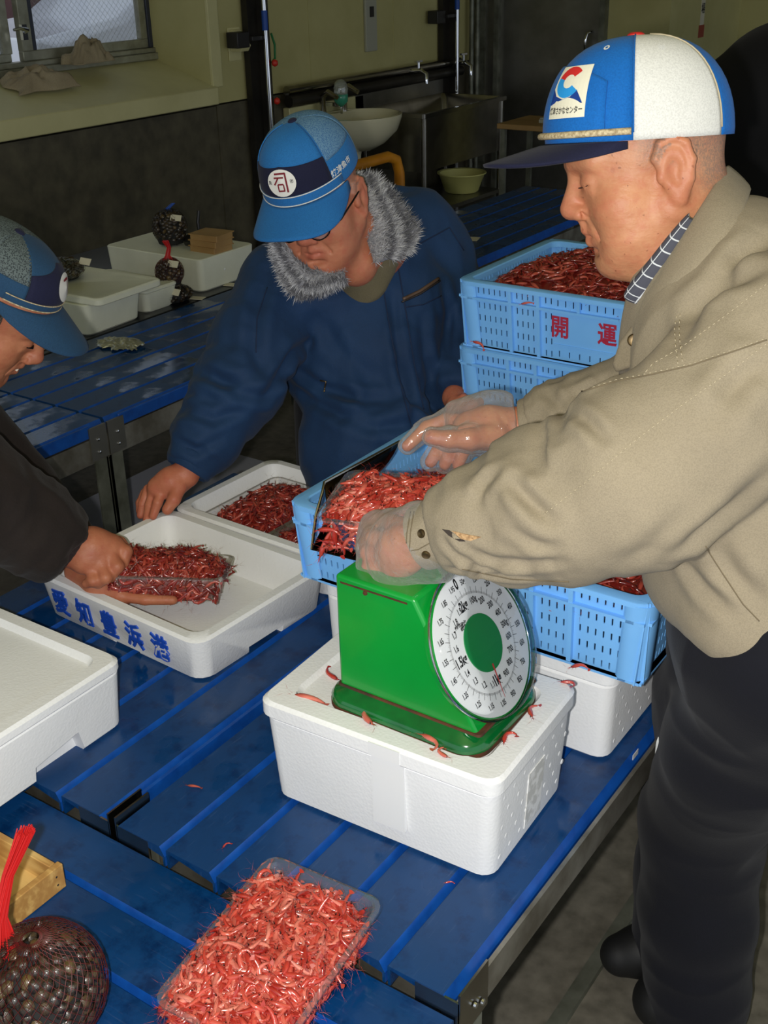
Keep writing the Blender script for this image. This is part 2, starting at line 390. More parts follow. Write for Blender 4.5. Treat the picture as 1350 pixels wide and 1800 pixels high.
# table C crosses in front
tC = thing('slatted_table', 'blue slatted table in the foreground under the netted clams', 'table', (0, 0, 0))
planks(tC, [.842-.0915*i for i in range(6)], .0890, -2.2, -.505, .572, along='X')
for y, s_ in ((.835, -1), (.298, 1)):
    q = MB(); q.bx(-2.2, -.505, y-.003, y+.003, .50, .54); q.build('side_rail', 'aluminium', tC)
for x in (-2.15, -1.4, -.55):
    q = MB(); q.bx(x-.012, x+.012, .30, .832, .515, .54); q.build('cross_bar', 'aluminium', tC)
for x, sx in ((-.52, -1), (-2.18, 1)):
    for y, sy in ((.83, -1), (.30, 1)): leg(tC, x, y, .535, sx=sx, sy=sy)
# table D behind the men, wet
tD = thing('slatted_table', 'wet blue slatted table behind the men', 'table', (0, 0, 0))
for ya, yb in ((.2, 1.952), (1.962, 3.68), (3.69, 5.35)):
    planks(tD, [-2.268-.0925*i for i in range(6)], .0890, ya, yb, TOP, 'wet_plank')
for x in (-2.264, -2.82):
    q = MB(); q.bx(x-.003, x+.003, .2, 5.35, TOP-.105, TOP-.040); q.bx(x-.05 if x > -2.5 else x, x if x > -2.5 else x+.05, .2, 5.35, TOP-.11, TOP-.105); q.build('side_rail', 'aluminium', tD)
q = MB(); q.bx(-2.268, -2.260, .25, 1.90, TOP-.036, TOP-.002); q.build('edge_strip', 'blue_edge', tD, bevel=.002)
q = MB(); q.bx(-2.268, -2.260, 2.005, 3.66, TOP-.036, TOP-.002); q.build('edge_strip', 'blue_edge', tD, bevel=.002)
for yy in (.6, 1.955, 3.685, 5.2):
    for s_ in (-1, 1):
        leg(tD, -2.262, yy+s_*.004, TOP-.04, w=.045, sx=-1, sy=s_); leg(tD, -2.815, yy+s_*.004, TOP-.04, w=.045, sx=1, sy=s_)
        q = MB(); q.bx(-2.262, -2.256, yy+(.003 if s_ > 0 else -.062), yy+(.062 if s_ > 0 else -.003), TOP-.10, TOP-.008); o = q.build('joint_plate', 'stainless_dull', tD)
        for z in (TOP-.045, TOP-.08):
            q = MB(); q.lathe([(.001, 0), (.005, 0), (.004, .004), (.001, .005)], 8, 0, (-2.256, yy+s_*.035, z), rotm(0, math.pi/2, 0)); q.build('bolt', 'chrome', o, smooth=30)
    q = MB(); q.bx(-2.81, -2.27, yy-.012, yy+.012, TOP-.1, TOP-.036); q.build('cross_bar', 'aluminium', tD)
for z in (.14,):
    q = MB(); q.bx(-2.29, -2.26, .6, 5.2, z, z+.035); q.build('stretcher', 'galvanised', tD)
# low dark bench E against table D
tE = thing('display_bench', 'black bench holding foam boxes and netted clams by the wall', 'bench', (0, 0, 0))
q = MB(); q.bx(-3.75, -2.835, .3, 3.62, TOP-.05, TOP-.002); q.build('bench_top', 'dark_plank', tE, bevel=.004)
for x in (-3.7, -2.9):
    for y in (.4, 2.0, 3.55): q = MB(); q.bx(x-.02, x+.02, y-.02, y+.02, 0, TOP-.05); q.build('leg', 'galvanised', tE)

# ================================================================ foam boxes, crates, scale, trays
def cut(o, *cutters):
    """carve shapes out of a mesh object for good"""
    tmp = []
    for q in cutters:
        c = q.build('cutter', 'white_plastic'); c.parent = o.parent; c.location = o.location; c.rotation_euler = o.rotation_euler; tmp.append(c)
        m = o.modifiers.new('cut', 'BOOLEAN'); m.object = c; m.operation = 'DIFFERENCE'; m.solver = 'EXACT'
    bpy.context.view_layer.update()
    me = bpy.data.meshes.new_from_object(o.evaluated_get(bpy.context.evaluated_depsgraph_get()))
    o.modifiers.clear(); o.data = me
    for c in tmp: bpy.data.objects.remove(c)
    me.polygons.foreach_set('use_smooth', [True]*len(me.polygons)); me.set_sharp_from_angle(angle=math.radians(38))
    return o
def foam_body(w, d, h, r=.022, taper=.012, e=.006):
    q = MB()
    R = [rrect(w-2*taper-2*e, d-2*taper-2*e, r, 0), rrect(w-2*taper, d-2*taper, r, e), rrect(w, d, r, h-e*.5), rrect(w-e, d-e, r, h)]
    return q.loft(R)
def foam_lid(w, d, z0, z1, r=.022, rim=.035, dip=.007):
    e = .005; q = MB()
    R = [rrect(w-e, d-e, r, z0), rrect(w, d, r, z0+e*.6), rrect(w, d, r, z1-e), rrect(w-2*e, d-2*e, r, z1), rrect(w-2*rim, d-2*rim, r, z1), rrect(w-2*rim-.012, d-2*rim-.012, r, z1-dip)]
    return q.loft(R)
def open_tray(w, d, h, wall=.024, floor=.02, r=.03, taper=.01):
    e = .005; q = MB()
    R = [rrect(w-2*taper-2*e, d-2*taper-2*e, r, 0), rrect(w-2*taper, d-2*taper, r, e), rrect(w, d, r, h-e), rrect(w-2*e, d-2*e, r, h),
         rrect(w-2*wall+e, d-2*wall+e, r*.9, h), rrect(w-2*wall, d-2*wall, r*.9, h-e), rrect(w-2*wall-.02, d-2*wall-.02, r*.8, floor+.012), rrect(w-2*wall-.04, d-2*wall-.04, r*.6, floor)]
    return q.loft(R)
def dots(parent, x, slope, y0, y1, z0, z1, ny, nz, rad=.0045, seed=1):
    rnd = random.Random(seed); q = MB()
    for i in range(ny):
        for j in range(nz):
            y = y0+(y1-y0)*(i+.5*(j % 2)+.25)/ny; z = z0+(z1-z0)*(j+.5)/nz
            q.lathe([(.0005, -.0006), (rad, -.0006), (rad*.8, .0004), (.0005, .0007)], 8, 0, (x+slope*z, y, z), rotm(0, math.pi/2, 0))
    o = q.build('moulded_dots', 'foam', parent, smooth=40); o['kind'] = 'stuff'; return o

# --- the box that carries the scale
boxS = thing('foam_box', 'white lidded foam box with the green scale on its lid', 'foam box', (-.746, 1.142, TOP), math.radians(2.5))
foam_body(.366, .246, .146, taper=.007).build('box_body', 'foam', boxS, smooth=35)
foam_lid(.376, .256, .147, .174).build('lid', 'foam', boxS, smooth=35)
M('clear_tape', (236, 237, 238), .2, spec=.6, coat=.3)
q = MB(); q.bx(-.002, .046, -.1292, -.128, .15, .171); q.bx(0, .05, -.1245, -.1185, .035, .148); q.build('tape', 'clear_tape', boxS)
dots(boxS, .176, .048, -.10, .11, .015, .14, 7, 5)
M('label_remnant', (206, 206, 202), .7, c2=(236, 236, 234), nscale=60, lo=.45, hi=.55)
q = MB(); q.loft([[(.1772, -.02, .02), (.1785, -.02, .02), (.1785, .03, .02), (.1772, .03, .02)], [(.1817, -.02, .115), (.183, -.02, .115), (.183, .03, .115), (.1817, .03, .115)]]); q.build('label_remnant', 'label_remnant', boxS)
# --- box under the front crate
boxC = thing('foam_box', 'white foam box underneath the front blue crate', 'foam box', (-.803, 1.545, TOP))
cut(foam_body(.525, .41, .136, taper=.004).build('box_body', 'foam', boxC, smooth=35), MB().bx(.24, .30, .02, .09, -.02, .03))
foam_lid(.532, .408, .136, .163).build('lid', 'foam', boxC, smooth=35)
dots(boxC, .2585, .029, -.18, .19, .012, .13, 11, 5)
# --- box under the crate stack
boxK = thing('foam_box', 'white foam box underneath the stack of two blue crates', 'foam box', (-.86, 2.24, TOP))
foam_body(.42, .28, .20).build('box_body', 'foam', boxK, smooth=35)
foam_lid(.43, .29, .198, .222).build('lid', 'foam', boxK, smooth=35)
# --- open tray with the blue writing
trayA = thing('foam_tray', 'white open foam tray with blue characters on its side', 'foam tray', (-1.396, 1.342, TOP), math.radians(-3.))
o = open_tray(.428, .338, .088).build('tray_body', 'foam', trayA, smooth=40)
cut(o, MB().bx(.17, .25, -.045, .045, -.02, .016), MB().bx(-.25, -.17, -.045, .045, -.02, .016), MB().bx(-.02, .05, -.2, -.15, -.02, .008))
M('stencil_blue', (28, 78, 190), .5)
for i, ch in enumerate('愛知豊浜港'):
    v, f = text_mesh(ch, .050, .0012, .0012)
    q = MB(); q.add(v*np.array([.86, 1.12, 1]), f, 0, (-.150+.066*i, -.1656, .040), rotm(math.radians(90+6.5), 0, 0)); q.build('character', 'stencil_blue', trayA)
M('hole_dark', (30, 30, 30), .9)
q = MB(); q.box((.172, .035, .045), (.012, .016, .006), rotm(0, -.25, 0)); q.build('drain_slot', 'hole_dark', trayA)
# --- second tray behind it
trayB = thing('foam_tray', 'white open foam tray holding two packs of shrimp', 'foam tray', (-1.378, 1.672, TOP), math.radians(-2.))
o = open_tray(.428, .312, .088).build('tray_body', 'foam', trayB, smooth=40)
cut(o, MB().bx(-.25, -.17, -.045, .045, -.02, .016))
# --- closed box at the left edge
boxL = thing('foam_box', 'white shallow foam box at the left edge of the picture', 'foam box', (-1.49, .885, TOP))
o = foam_body(.527, .29, .104, taper=.006).build('box_body', 'foam', boxL, smooth=35)
cut(o, MB().loft([[(.235, -.045, -.02), (.29, -.045, -.02), (.29, .06, -.02), (.235, .06, -.02)], [(.235, -.04, .03), (.29, -.04, .03), (.29, .045, .042), (.235, .045, .042)]]))
foam_lid(.531, .294, .1045, .124, rim=.026, dip=.012).build('lid', 'foam', boxL, smooth=35)

# --- plastic crates
def crate_mat():
    s = NT('crate_blue'); f = s.noise(9, 4)
    s.set(Base_Color=s.ramp(f, [(.3, lin((118, 184, 246))), (.7, lin((128, 192, 250)))]), Roughness=.38, Specular_IOR_Level=.45); MATS['crate_blue'] = s.m
crate_mat()
def slots(q, u0, u1, z0, z1, cols, rows, sw=.0026, sh=.0125, place=None):
    """a flat panel with rows of upright slots left open"""
    us = [u0]; zs = [z0]
    for c in range(cols): m = u0+(u1-u0)*(c+.5)/cols; us += [m-sw/2, m+sw/2]
    for r in range(rows): m = z0+(z1-z0)*(r+.5)/rows; zs += [m-sh/2, m+sh/2]
    us.append(u1); zs.append(z1)
    v = [place(u, z) for z in zs for u in us]; n = len(us); f = []
    for j in range(len(zs)-1):
        for i in range(n-1):
            if i % 2 == 1 and j % 2 == 1: continue
            f.append((j*n+i, j*n+i+1, (j+1)*n+i+1, (j+1)*n+i))
    q.add(v, f)
def make_crate(label, loc, rz=0, w=.635, d=.42, h=.14):
    root = thing('plastic_crate', label, 'crate', loc, rz, 'blue plastic crates')
    lean = .012                                              # the walls lean outwards
    def wall(half, depth, sgn, axis, long_):
        inset = .010
        def place(u, z, out=0.):
            dd = depth-lean*(1-z/h)-inset+out
            uu = u*(1-.018*(1-z/h))
            return (uu, -dd*sgn, z) if axis == 'x' else (dd*sgn, uu, z)
        q = MB()
        if long_:
            cols = [(-half, -.288, 0), (-.288, -.202, 7), (-.202, -.188, 0), (-.188, -.140, 4), (-.140, -.124, 0), (-.124, -.10, 2)]
            segs = cols + [(-.10, .10, -1)] + [(-b_, -a_, n_) for a_, b_, n_ in reversed(cols)]
        else:
            segs = [(-half, -.17, 0), (-.17, -.075, 8), (-.075, -.06, 0), (-.06, .06, 10), (.06, .075, 0), (.075, .17, 8), (.17, half, 0)]
        ribs = MB()
        def rib(u0, u1, z0, z1, out):
            c = [place(u, z, o_) for o_ in (0, out) for u, z in ((u0, z0), (u1, z0), (u1, z1), (u0, z1))]
            ribs.add(c, [(0, 3, 2, 1), (4, 5, 6, 7), (0, 1, 5, 4), (1, 2, 6, 5), (2, 3, 7, 6), (3, 0, 4, 7)])
        for a_, b_, n_ in segs:
            if n_ == 0:
                q.add([place(a_, 0), place(b_, 0), place(b_, h), place(a_, h)], [(0, 1, 2, 3)])
            elif n_ == -1:
                slots(q, a_, b_, .0, .032, 9, 1, place=place); q.add([place(a_, .032), place(b_, .032), place(b_, .104), place(a_, .104)], [(0, 1, 2, 3)])
                slots(q, a_, 0, .104, .136, 6, 1, place=place); slots(q, 0, b_, .104, .136, 6, 1, place=place)
                rib(a_, b_, .033, .036, .003)
            else:
                slots(q, a_, b_, .0, .104, n_, 4, place=place); slots(q, a_, b_, .108, .136, n_, 1, place=place)
            if n_ != 0 and n_ != -1: q.add([place(a_, .104), place(b_, .104), place(b_, .108), place(a_, .108)], [(0, 1, 2, 3)])
        qa = [s_[0] for s_ in segs]
        for u in ([-.288, -.195, -.132, .132, .195, .288] if long_ else [-.17, -.068, .068, .17]):
            rib(u-.0035, u+.0035, 0, h-.006, .009)
        rib(-half+.004, half-.004, .103, .108, .010); rib(-half+.004, half-.004, 0., .004, .010)
        if long_:
            for u in (-.045, .045): rib(u-.003, u+.003, .104, .135, .008)
        pw = q.build('wall_panel', 'crate_blue', root, solid=.0022)
        ribs.build('ribs', 'crate_blue', pw)
    for s_ in (1, -1):
        wall(w/2-.006, d/2, s_, 'x', True); wall(d/2-.006, w/2, s_, 'y', False)
    q = MB()                                                  # rounded corner posts
    for sx in (1, -1):
        for sy in (1, -1):
            rings = []
            for z in (0, h-.006):
                cx, cy = sx*(w/2-lean*(1-z/h)-.024), sy*(d/2-lean*(1-z/h)-.024)
                arc = [(cx+sx*.024*math.cos(a), cy+sy*.024*math.sin(a), z) for a in (math.pi/2*k/6 for k in range(7))]
                arc = [(cx-sx*.012, cy+sy*.024, z)] + arc[::-1] + [(cx+sx*.024, cy-sy*.012, z)]
                inn = [(p[0]-sx*.006, p[1]-sy*.006, z) for p in arc[::-1]]
                rings.append(arc+inn)
            p_ = MB(); p_.loft(rings); p_.build('corner_post', 'crate_blue', root, smooth=50)
    q = MB(); q.loft([rrect(w-.024, d-.024, .024, 0, 6), rrect(w-.024, d-.024, .024, .004, 6)]); q.build('base', 'crate_blue', root)
    q = MB(); o_, i_ = (w, d, .03), (w-.044, d-.044, .02)
    q.loft([rrect(*o_, h-.009, 6), rrect(*o_, h-.001, 6), rrect(w-.003, d-.003, .03, h, 6), rrect(i_[0]+.004, i_[1]+.004, i_[2], h, 6), rrect(*i_, h-.002, 6), rrect(*i_, h-.012, 6), rrect(*o_, h-.009, 6)], False, False)
    q.build('rim', 'crate_blue', root, smooth=35)
    return root
crateF = make_crate('blue crate on a foam box beside the scale, with the scoop across it', (-.80, 1.53, TOP+.163))
crateLo = make_crate('lower blue crate of the stack, with black characters', (-.89, 2.21, TOP+.222))
crateUp = make_crate('upper blue crate of the stack, heaped with shrimp, with red characters', (-.89, 2.21, TOP+.222+.141))
M('stencil_red', (176, 40, 66), .5); M('stencil_black', (20, 20, 26), .5)
for root, m in ((crateUp, 'stencil_red'), (crateLo, 'stencil_black')):
    for ch, x in (('開', -.086), ('運', .014)):
        v, f = text_mesh(ch, .048, .001, .0004)
        q = MB(); q.add(v*np.array([.85, 1, 1]), f, 0, (x, -.1962, .0690), rotm(math.radians(90+5), 0, 0)); q.build('character', m, root)

# --- the weighing scale
M('scale_green', (6, 150, 52), .28, c2=(4, 136, 46), nscale=5, coat=.35)
M('rust', (92, 48, 24), .8, c2=(54, 34, 20), nscale=40)
M('dial_white', (232, 236, 240), .35); M('dial_green', (14, 132, 68), .4); M('ink', (22, 24, 28), .5); M('needle_red', (190, 60, 56), .5)
clear('dial_cover', (1, 1, 1), .05, .0, rough=.03)
sc = thing('weighing_scale', 'green two kilogram dial scale on the foam box lid', 'scale', (-.722, 1.142, TOP+.1675))
q = MB(); bw, bd = .250, .186
q.loft([rrect(bw-.01, bd-.01, .035, 0, 8), rrect(bw, bd, .037, .005, 8), rrect(bw, bd, .037, .014, 8), rrect(bw-.010, bd-.010, .034, .022, 8), rrect(bw-.034, bd-.030, .024, .026, 8), rrect(bw-.044, bd-.04, .018, .034, 8)])
M('base_green', (4, 104, 42), .16, c2=(6, 84, 36), nscale=26, coat=.6)
base = q.build('base', 'base_green', sc, smooth=45)
q = MB(); q.loft([rrect(bw-.004, bd-.004, .036, -.0005, 8), rrect(bw+.0012, bd+.0012, .0375, .001, 8), rrect(bw+.0012, bd+.0012, .0375, .0075, 8)]); q.build('rusty_foot', 'rust', base, smooth=45)
q = MB(); q.loft([rrect(.228, .158, .006, .0335), rrect(.226, .156, .006, .0365)], True, True, 0, (.007, 0, 0)); q.build('rust_line', 'rust', base)
# body profile in x and z, extruded along y
bp = [(-.104, .028), (.118, .028), (.020, .207), (-.104, .207)]
q = MB(); q.extr(bp, -.076, .076, 0, None, np.array([[1, 0, 0], [0, 0, 1], [0, 1, 0]])); body = q.build('housing', 'scale_green', sc, bevel=.005, seg=3)
q = MB(); q.lathe([(.0005, 0), (.0035, 0), (.003, .002), (.0005, .0025)], 10, 0, (-.055, -.076, .193), rotm(math.pi/2, 0, 0)); q.build('screw', 'rust', body, smooth=30)
q = MB(); q.bx(-.095, .01, -.0768, -.0755, .196, .1985); q.build('seam', 'rust', body)
tilt = math.atan2(.098, .179)
nrm = np.array([math.cos(tilt), 0, math.sin(tilt)]); dup_ = np.array([-math.sin(tilt), 0, math.cos(tilt)]); dr = np.cross(dup_, nrm)   # right on the dial
DR = np.stack([dr, dup_, nrm], 1)
dc = np.array([.069, 0, .1165]) + nrm*.004
RD = .098
q = MB(); q.lathe([(RD-.012, -.010), (RD+.001, -.008), (RD+.003, .002), (RD+.002, .005), (RD-.002, .0055), (RD-.012, .005)], 72, 0, dc, DR); q.build('dial_rim', 'scale_green', sc, smooth=40)
q = MB(); q.lathe([(.001, 0), (RD, 0), (RD, .006), (.001, .006)], 72, 0, dc, DR); dial = q.build('dial_plate', 'dial_white', sc, smooth=30)
q = MB(); q.lathe([(.001, .0062), (.039, .0062), (.039, .0078), (.001, .0078)], 56, 0, dc, DR); q.build('dial_centre', 'dial_green', dial, smooth=30)
tk = MB()
for i in range(400):
    a = -2*math.pi*i/400+math.pi/2; big = i % 10 == 0
    r0, r1 = (.0665, .076) if big else (.0665, .0712 if i % 5 == 0 else .0695)
    w_ = .0007 if big else .00028
    c, s_ = math.cos(a), math.sin(a); p = [(r0*c-w_*s_/2, r0*s_+w_*c/2), (r0*c+w_*s_/2, r0*s_-w_*c/2), (r1*c+w_*s_/2, r1*s_-w_*c/2), (r1*c-w_*s_/2, r1*s_+w_*c/2)]
    tk.add([(x, y, .0064) for x, y in p], [(0, 1, 2, 3)], 0, dc, DR)
tk.build('graduations', 'ink', dial)
def put(txt, ang, rad, size, bold=.0, turn=0.):
    v, f = text_mesh(txt, size, bold+.00018); a = math.radians(90-ang)
    q = MB(); q.add(v*np.array([.74, 1.12, 1])*(1.14 if size > .011 else 1.02), f, 0, (rad*math.cos(a), rad*math.sin(a), .0065), rotm(0, 0, math.radians(turn)))
    g = MB(); g.add(q.v, q.f, 0, dc, DR); g.build('numeral', 'ink', dial)
put('0', -1, .086, .0165, .0004)
for i, t in enumerate(('50g', '150', '250', '350', '450', '550', '650', '750', '850', '950', '1.05', '1.15', '1.25', '1.35', '1.45', '1.55', '1.65', '1.75', '1.85', '1.95')): put(t, 9+18*i, .0845, .0092, .0001)
for i, t in enumerate(('100g', '200', '300', '400', '500g', '600', '700', '800', '900')): put(t, 18*(i+1), .0575, .0105, .0001)
put('1kg', 185, .0530, .0155, .0004); put('1.5kg', 270, .0545, .0140, .0003); put('2kg', -5, .0565, .0150, .0004)
for i, t in ((11, '1.1'), (12, '1.2'), (13, '1.3'), (14, '1.4'), (16, '1.6'), (17, '1.7'), (18, '1.8'), (19, '1.9')): put(t, 18*i, .0565, .0105, .0001)
for k, t in enumerate(('使用範囲 200g-2kg', '目量 5g', '検定地域 1 2 3')): put(t, -34+2*k, .0475-.0046*k, .0044)
ang = math.radians(90-186); q = MB()
q.add([(.03*math.cos(ang)-.0012*math.sin(ang), .03*math.sin(ang)+.0012*math.cos(ang), .0088), (.03*math.cos(ang)+.0012*math.sin(ang), .03*math.sin(ang)-.0012*math.cos(ang), .0088), (.078*math.cos(ang), .078*math.sin(ang), .0088),
       (.03*math.cos(ang)-.0012*math.sin(ang), .03*math.sin(ang)+.0012*math.cos(ang), .0094), (.03*math.cos(ang)+.0012*math.sin(ang), .03*math.sin(ang)-.0012*math.cos(ang), .0094), (.078*math.cos(ang), .078*math.sin(ang), .0094)], [(0, 2, 1), (3, 4, 5), (0, 1, 4, 3), (1, 2, 5, 4), (2, 0, 3, 5)], 0, dc, DR)
q.build('needle', 'needle_red', dial)
q = MB(); q.lathe([(RD+.004, .0), (RD+.005, .010), (RD+.001, .019), (RD-.008, .022), (.05, .0235), (.001, .024)], 72, 0, dc, DR); q.f = q.f[:-2]; q.mi = q.mi[:-2]; q.build('clear_cover', 'dial_cover', sc, smooth=60)
q = MB(); q.tube([dc+DR@np.array([(RD+.005)*math.cos(a), (RD+.005)*math.sin(a), .004]) for a in (2*math.pi*k/72 for k in range(73))], .0016, 6); q.build('bezel_edge', 'chrome', sc, smooth=60)
q = MB(); q.box((.012, 0, .224), (.06, .02, .012)) if False else q.lathe([(.001, 0), (.030, 0), (.028, .006), (.010, .008), (.010, .012), (.001, .012)], 24, 0, (-.045, 0, .205)); q.build('platform_post', 'scale_green', sc, smooth=40)

# --- clear plastic packs
sP, gP, lP = clear('pack_clear', (.97, .96, .96), .20, .07, (.95, .95, .95), .05, .8)
def pack(name, label, loc, R, w, d, h, group='clear packs of shrimp'):
    root = thing(name, label, 'plastic tray', loc, 0, group); root.rotation_euler = Matrix([list(r) for r in R]).to_euler()
    def ring(ww, dd, z, rib, n=22):
        P = np.array(rrect(ww, dd, .018, z, 3)); out = []
        m = len(P)
        for j in range(m):
            a, b_ = P[j], P[(j+1) % m]; L = np.linalg.norm(b_-a); k = max(1, int(L/.0042)); k -= k % 2
            k = max(k, 1)
            for i in range(k): out.append(a+(b_-a)*i/k)
        out = np.array(out)
        if rib: out[::2, :2] *= 1-rib
        return [tuple(p) for p in out]
    base = ring(w, d, h, 0); N = len(base); B = np.array(base)
    def sc_(f, z, rib, dy=None):
        o_ = B.copy(); o_[:, 0] *= (w-2*f)/w; o_[:, 1] *= (d-2*f)/d; o_[:, 2] = z
        if rib: o_[::2, 0] *= 1-rib/w*2; o_[::2, 1] *= 1-rib/d*2
        return [tuple(p) for p in o_]
    q = MB(); q.loft([sc_(-.006, h-.003, 0), sc_(-.006, h, 0), sc_(.001, h+.0005, 0), sc_(.003, h-.004, 0), sc_(.0055, h*.85, .0014), sc_(.013, .006, .0014), sc_(.016, .001, 0), sc_(.03, .0, 0)], False, True)
    q.build('tray_shell', 'pack_clear', root, smooth=60)
    return root
PNW, PND = .162, .232
packN = pack('clear_pack', 'clear plastic pack of pink shrimp nearest the camera', (-.706, .762, .590), frame((.997, .07, 0), (-.07, .99, .115)), PNW, PND, .056)

# ================================================================ shrimp
def shrimp_mat(name, pale, mid, red, dark, rough):
    s = NT(name); at_ = s.n('Attribute', attribute_name='tone'); oi = s.n('ObjectInfo')
    sep = s.n('SeparateColor'); s.l(at_.outputs['Color'], sep.inputs[0])
    t = s.math('FRACT', s.math('ADD', sep.outputs[1], oi.outputs['Random']))
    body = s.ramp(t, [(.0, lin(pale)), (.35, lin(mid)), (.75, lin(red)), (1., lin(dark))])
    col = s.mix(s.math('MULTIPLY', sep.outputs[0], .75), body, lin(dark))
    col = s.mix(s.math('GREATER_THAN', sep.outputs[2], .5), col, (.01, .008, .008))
    s.set(Base_Color=col, Roughness=rough, Specular_IOR_Level=.6, Coat_Weight=.8, Coat_Roughness=.12, Subsurface_Weight=.0)
    s.bump(s.noise(260, 2), .25, .001); MATS[name] = s.m
shrimp_mat('shrimp_fresh', (236, 150, 130), (218, 98, 80), (198, 64, 50), (156, 32, 26), .28)
shrimp_mat('shrimp_dark', (200, 96, 76), (172, 58, 46), (144, 38, 30), (96, 20, 16), .32)
def shrimp_arrays(bend, twist=0., fine=1., seed=0):
    """one shrimp lying on its side along X: verts, faces, tone (red of the head, shade, eye)"""
    rnd = random.Random(seed); v = []; f = []; tone = []
    n, m = 8, 5; L = .036
    rad = [.0006, .0026, .0033, .0031, .0027, .0023, .0017, .0011]
    red = [.9, .8, .55, .25, .15, .2, .3, .6]
    pts = []; x = y = 0.; a = bend*.35
    for i in range(n):
        pts.append((x, y, a)); x += L/(n-1)*math.cos(a); y += L/(n-1)*math.sin(a); a -= bend/(n-1)*(1.7 if i > 2 else .3)
    cx = sum(p[0] for p in pts)/n; cy = sum(p[1] for p in pts)/n
    for i, (px, py, a) in enumerate(pts):
        nx, ny = -math.sin(a), math.cos(a)
        for k in range(m):
            t = 2*math.pi*k/m; r = rad[i]*fine
            v.append((px-cx+nx*r*1.15*math.cos(t), py-cy+ny*r*1.15*math.cos(t), r*math.sin(t)+twist*(i-3.5)*.001)); tone.append((red[i], .5, 0))
    for i in range(n-1):
        for k in range(m): f.append((i*m+k, i*m+(k+1) % m, (i+1)*m+(k+1) % m, (i+1)*m+k))
    def tri(p, q, w, tn, z=0.):
        o = len(v); dx, dy = q[0]-p[0], q[1]-p[1]; l = math.hypot(dx, dy) or 1; ox, oy = -dy/l*w, dx/l*w
        v.extend([(p[0]+ox-cx, p[1]+oy-cy, p[2]), (p[0]-ox-cx, p[1]-oy-cy, p[2]), (q[0]-cx, q[1]-cy, q[2])]); tone.extend([tn]*3); f.append((o, o+1, o+2))
    hx, hy, ha = pts[0]
    tri((hx, hy, 0), (hx-.008*math.cos(ha), hy-.008*math.sin(ha), .001), .0008, (1, .5, 0))              # rostrum
    tx, ty, ta = pts[-1]
    for s_ in (-.5, 0, .5): tri((tx+.0055*math.cos(ta+s_), ty+.0055*math.sin(ta+s_), .0003), (tx, ty, 0), .0014, (.7, .5, 0))  # tail fan
    for i in (1, 2, 3, 4):                                                                                # legs
        px, py, a = pts[i]; l_ = .008 if i < 3 else .005
        d_ = a-math.pi/2-.5+rnd.uniform(-.3, .3)
        tri((px, py, 0), (px+l_*math.cos(d_), py+l_*math.sin(d_), rnd.uniform(-.001, .001)), .0005, (.6, .5, 0))
    for s_ in (-.5, .35):                                                                                 # antennae
        l_ = rnd.uniform(.018, .03); d_ = ha+math.pi+s_
        mx, my = hx+l_*.5*math.cos(d_), hy+l_*.5*math.sin(d_)
        tri((hx, hy, 0), (mx, my, .002), .00022, (.8, .5, 0)); tri((mx, my, .002), (mx+l_*.5*math.cos(d_+s_), my+l_*.5*math.sin(d_+s_), .001), .00016, (.8, .5, 0))
    o = len(v); ex, ey = hx+.002*math.cos(ha)-.002*math.sin(ha), hy+.002*math.sin(ha)+.002*math.cos(ha)   # eye
    for d3 in ((.0011, 0, 0), (-.0011, 0, 0), (0, .0011, 0), (0, -.0011, 0), (0, 0, .0036), (0, 0, .001)): v.append((ex-cx+d3[0], ey-cy+d3[1], d3[2])); tone.append((0, 0, 1))
    for q in ((0, 2, 4), (2, 1, 4), (1, 3, 4), (3, 0, 4), (2, 0, 5), (1, 2, 5), (3, 1, 5), (0, 3, 5)): f.append(tuple(o+i for i in q))
    return np.array(v), f, np.array(tone)
KINDS_S = [shrimp_arrays(b_, t_, fi, i) for i, (b_, t_, fi) in enumerate(((.5, 0, 1), (1.2, .3, 1.05), (1.9, -.3, .95), (2.7, .2, 1.), (-.9, .3, 1.), (3.3, -.2, 1.05)))]
def set_tone(me, t):
    a = me.attributes.new('tone', 'FLOAT_COLOR', 'POINT')
    a.data.foreach_set('color', np.concatenate([t, np.ones((len(t), 1))], 1).astype(np.float32).ravel())
SHR = {}
for mt in ('shrimp_fresh', 'shrimp_dark'):
    for i, (v, f, t) in enumerate(KINDS_S):
        me = bpy.data.meshes.new('shrimp'); me.from_pydata([tuple(p) for p in v], [], f); set_tone(me, t)
        me.materials.append(MATS[mt]); me.polygons.foreach_set('use_smooth', [True]*len(f)); me.update(); SHR[mt, i] = me
def one_shrimp(loc, R, label, group=None, kind=None, mt='shrimp_fresh', s=1.):
    k = random.randrange(len(KINDS_S)) if kind is None else kind
    o = bpy.data.objects.new('shrimp', SHR[mt, k]); COL.objects.link(o)
    o.matrix_world = Matrix.Translation(tuple(loc)) @ Matrix([list(r) for r in R]).to_4x4() @ Matrix.Scale(s, 4)
    return tag(o, label, 'shrimp', group)
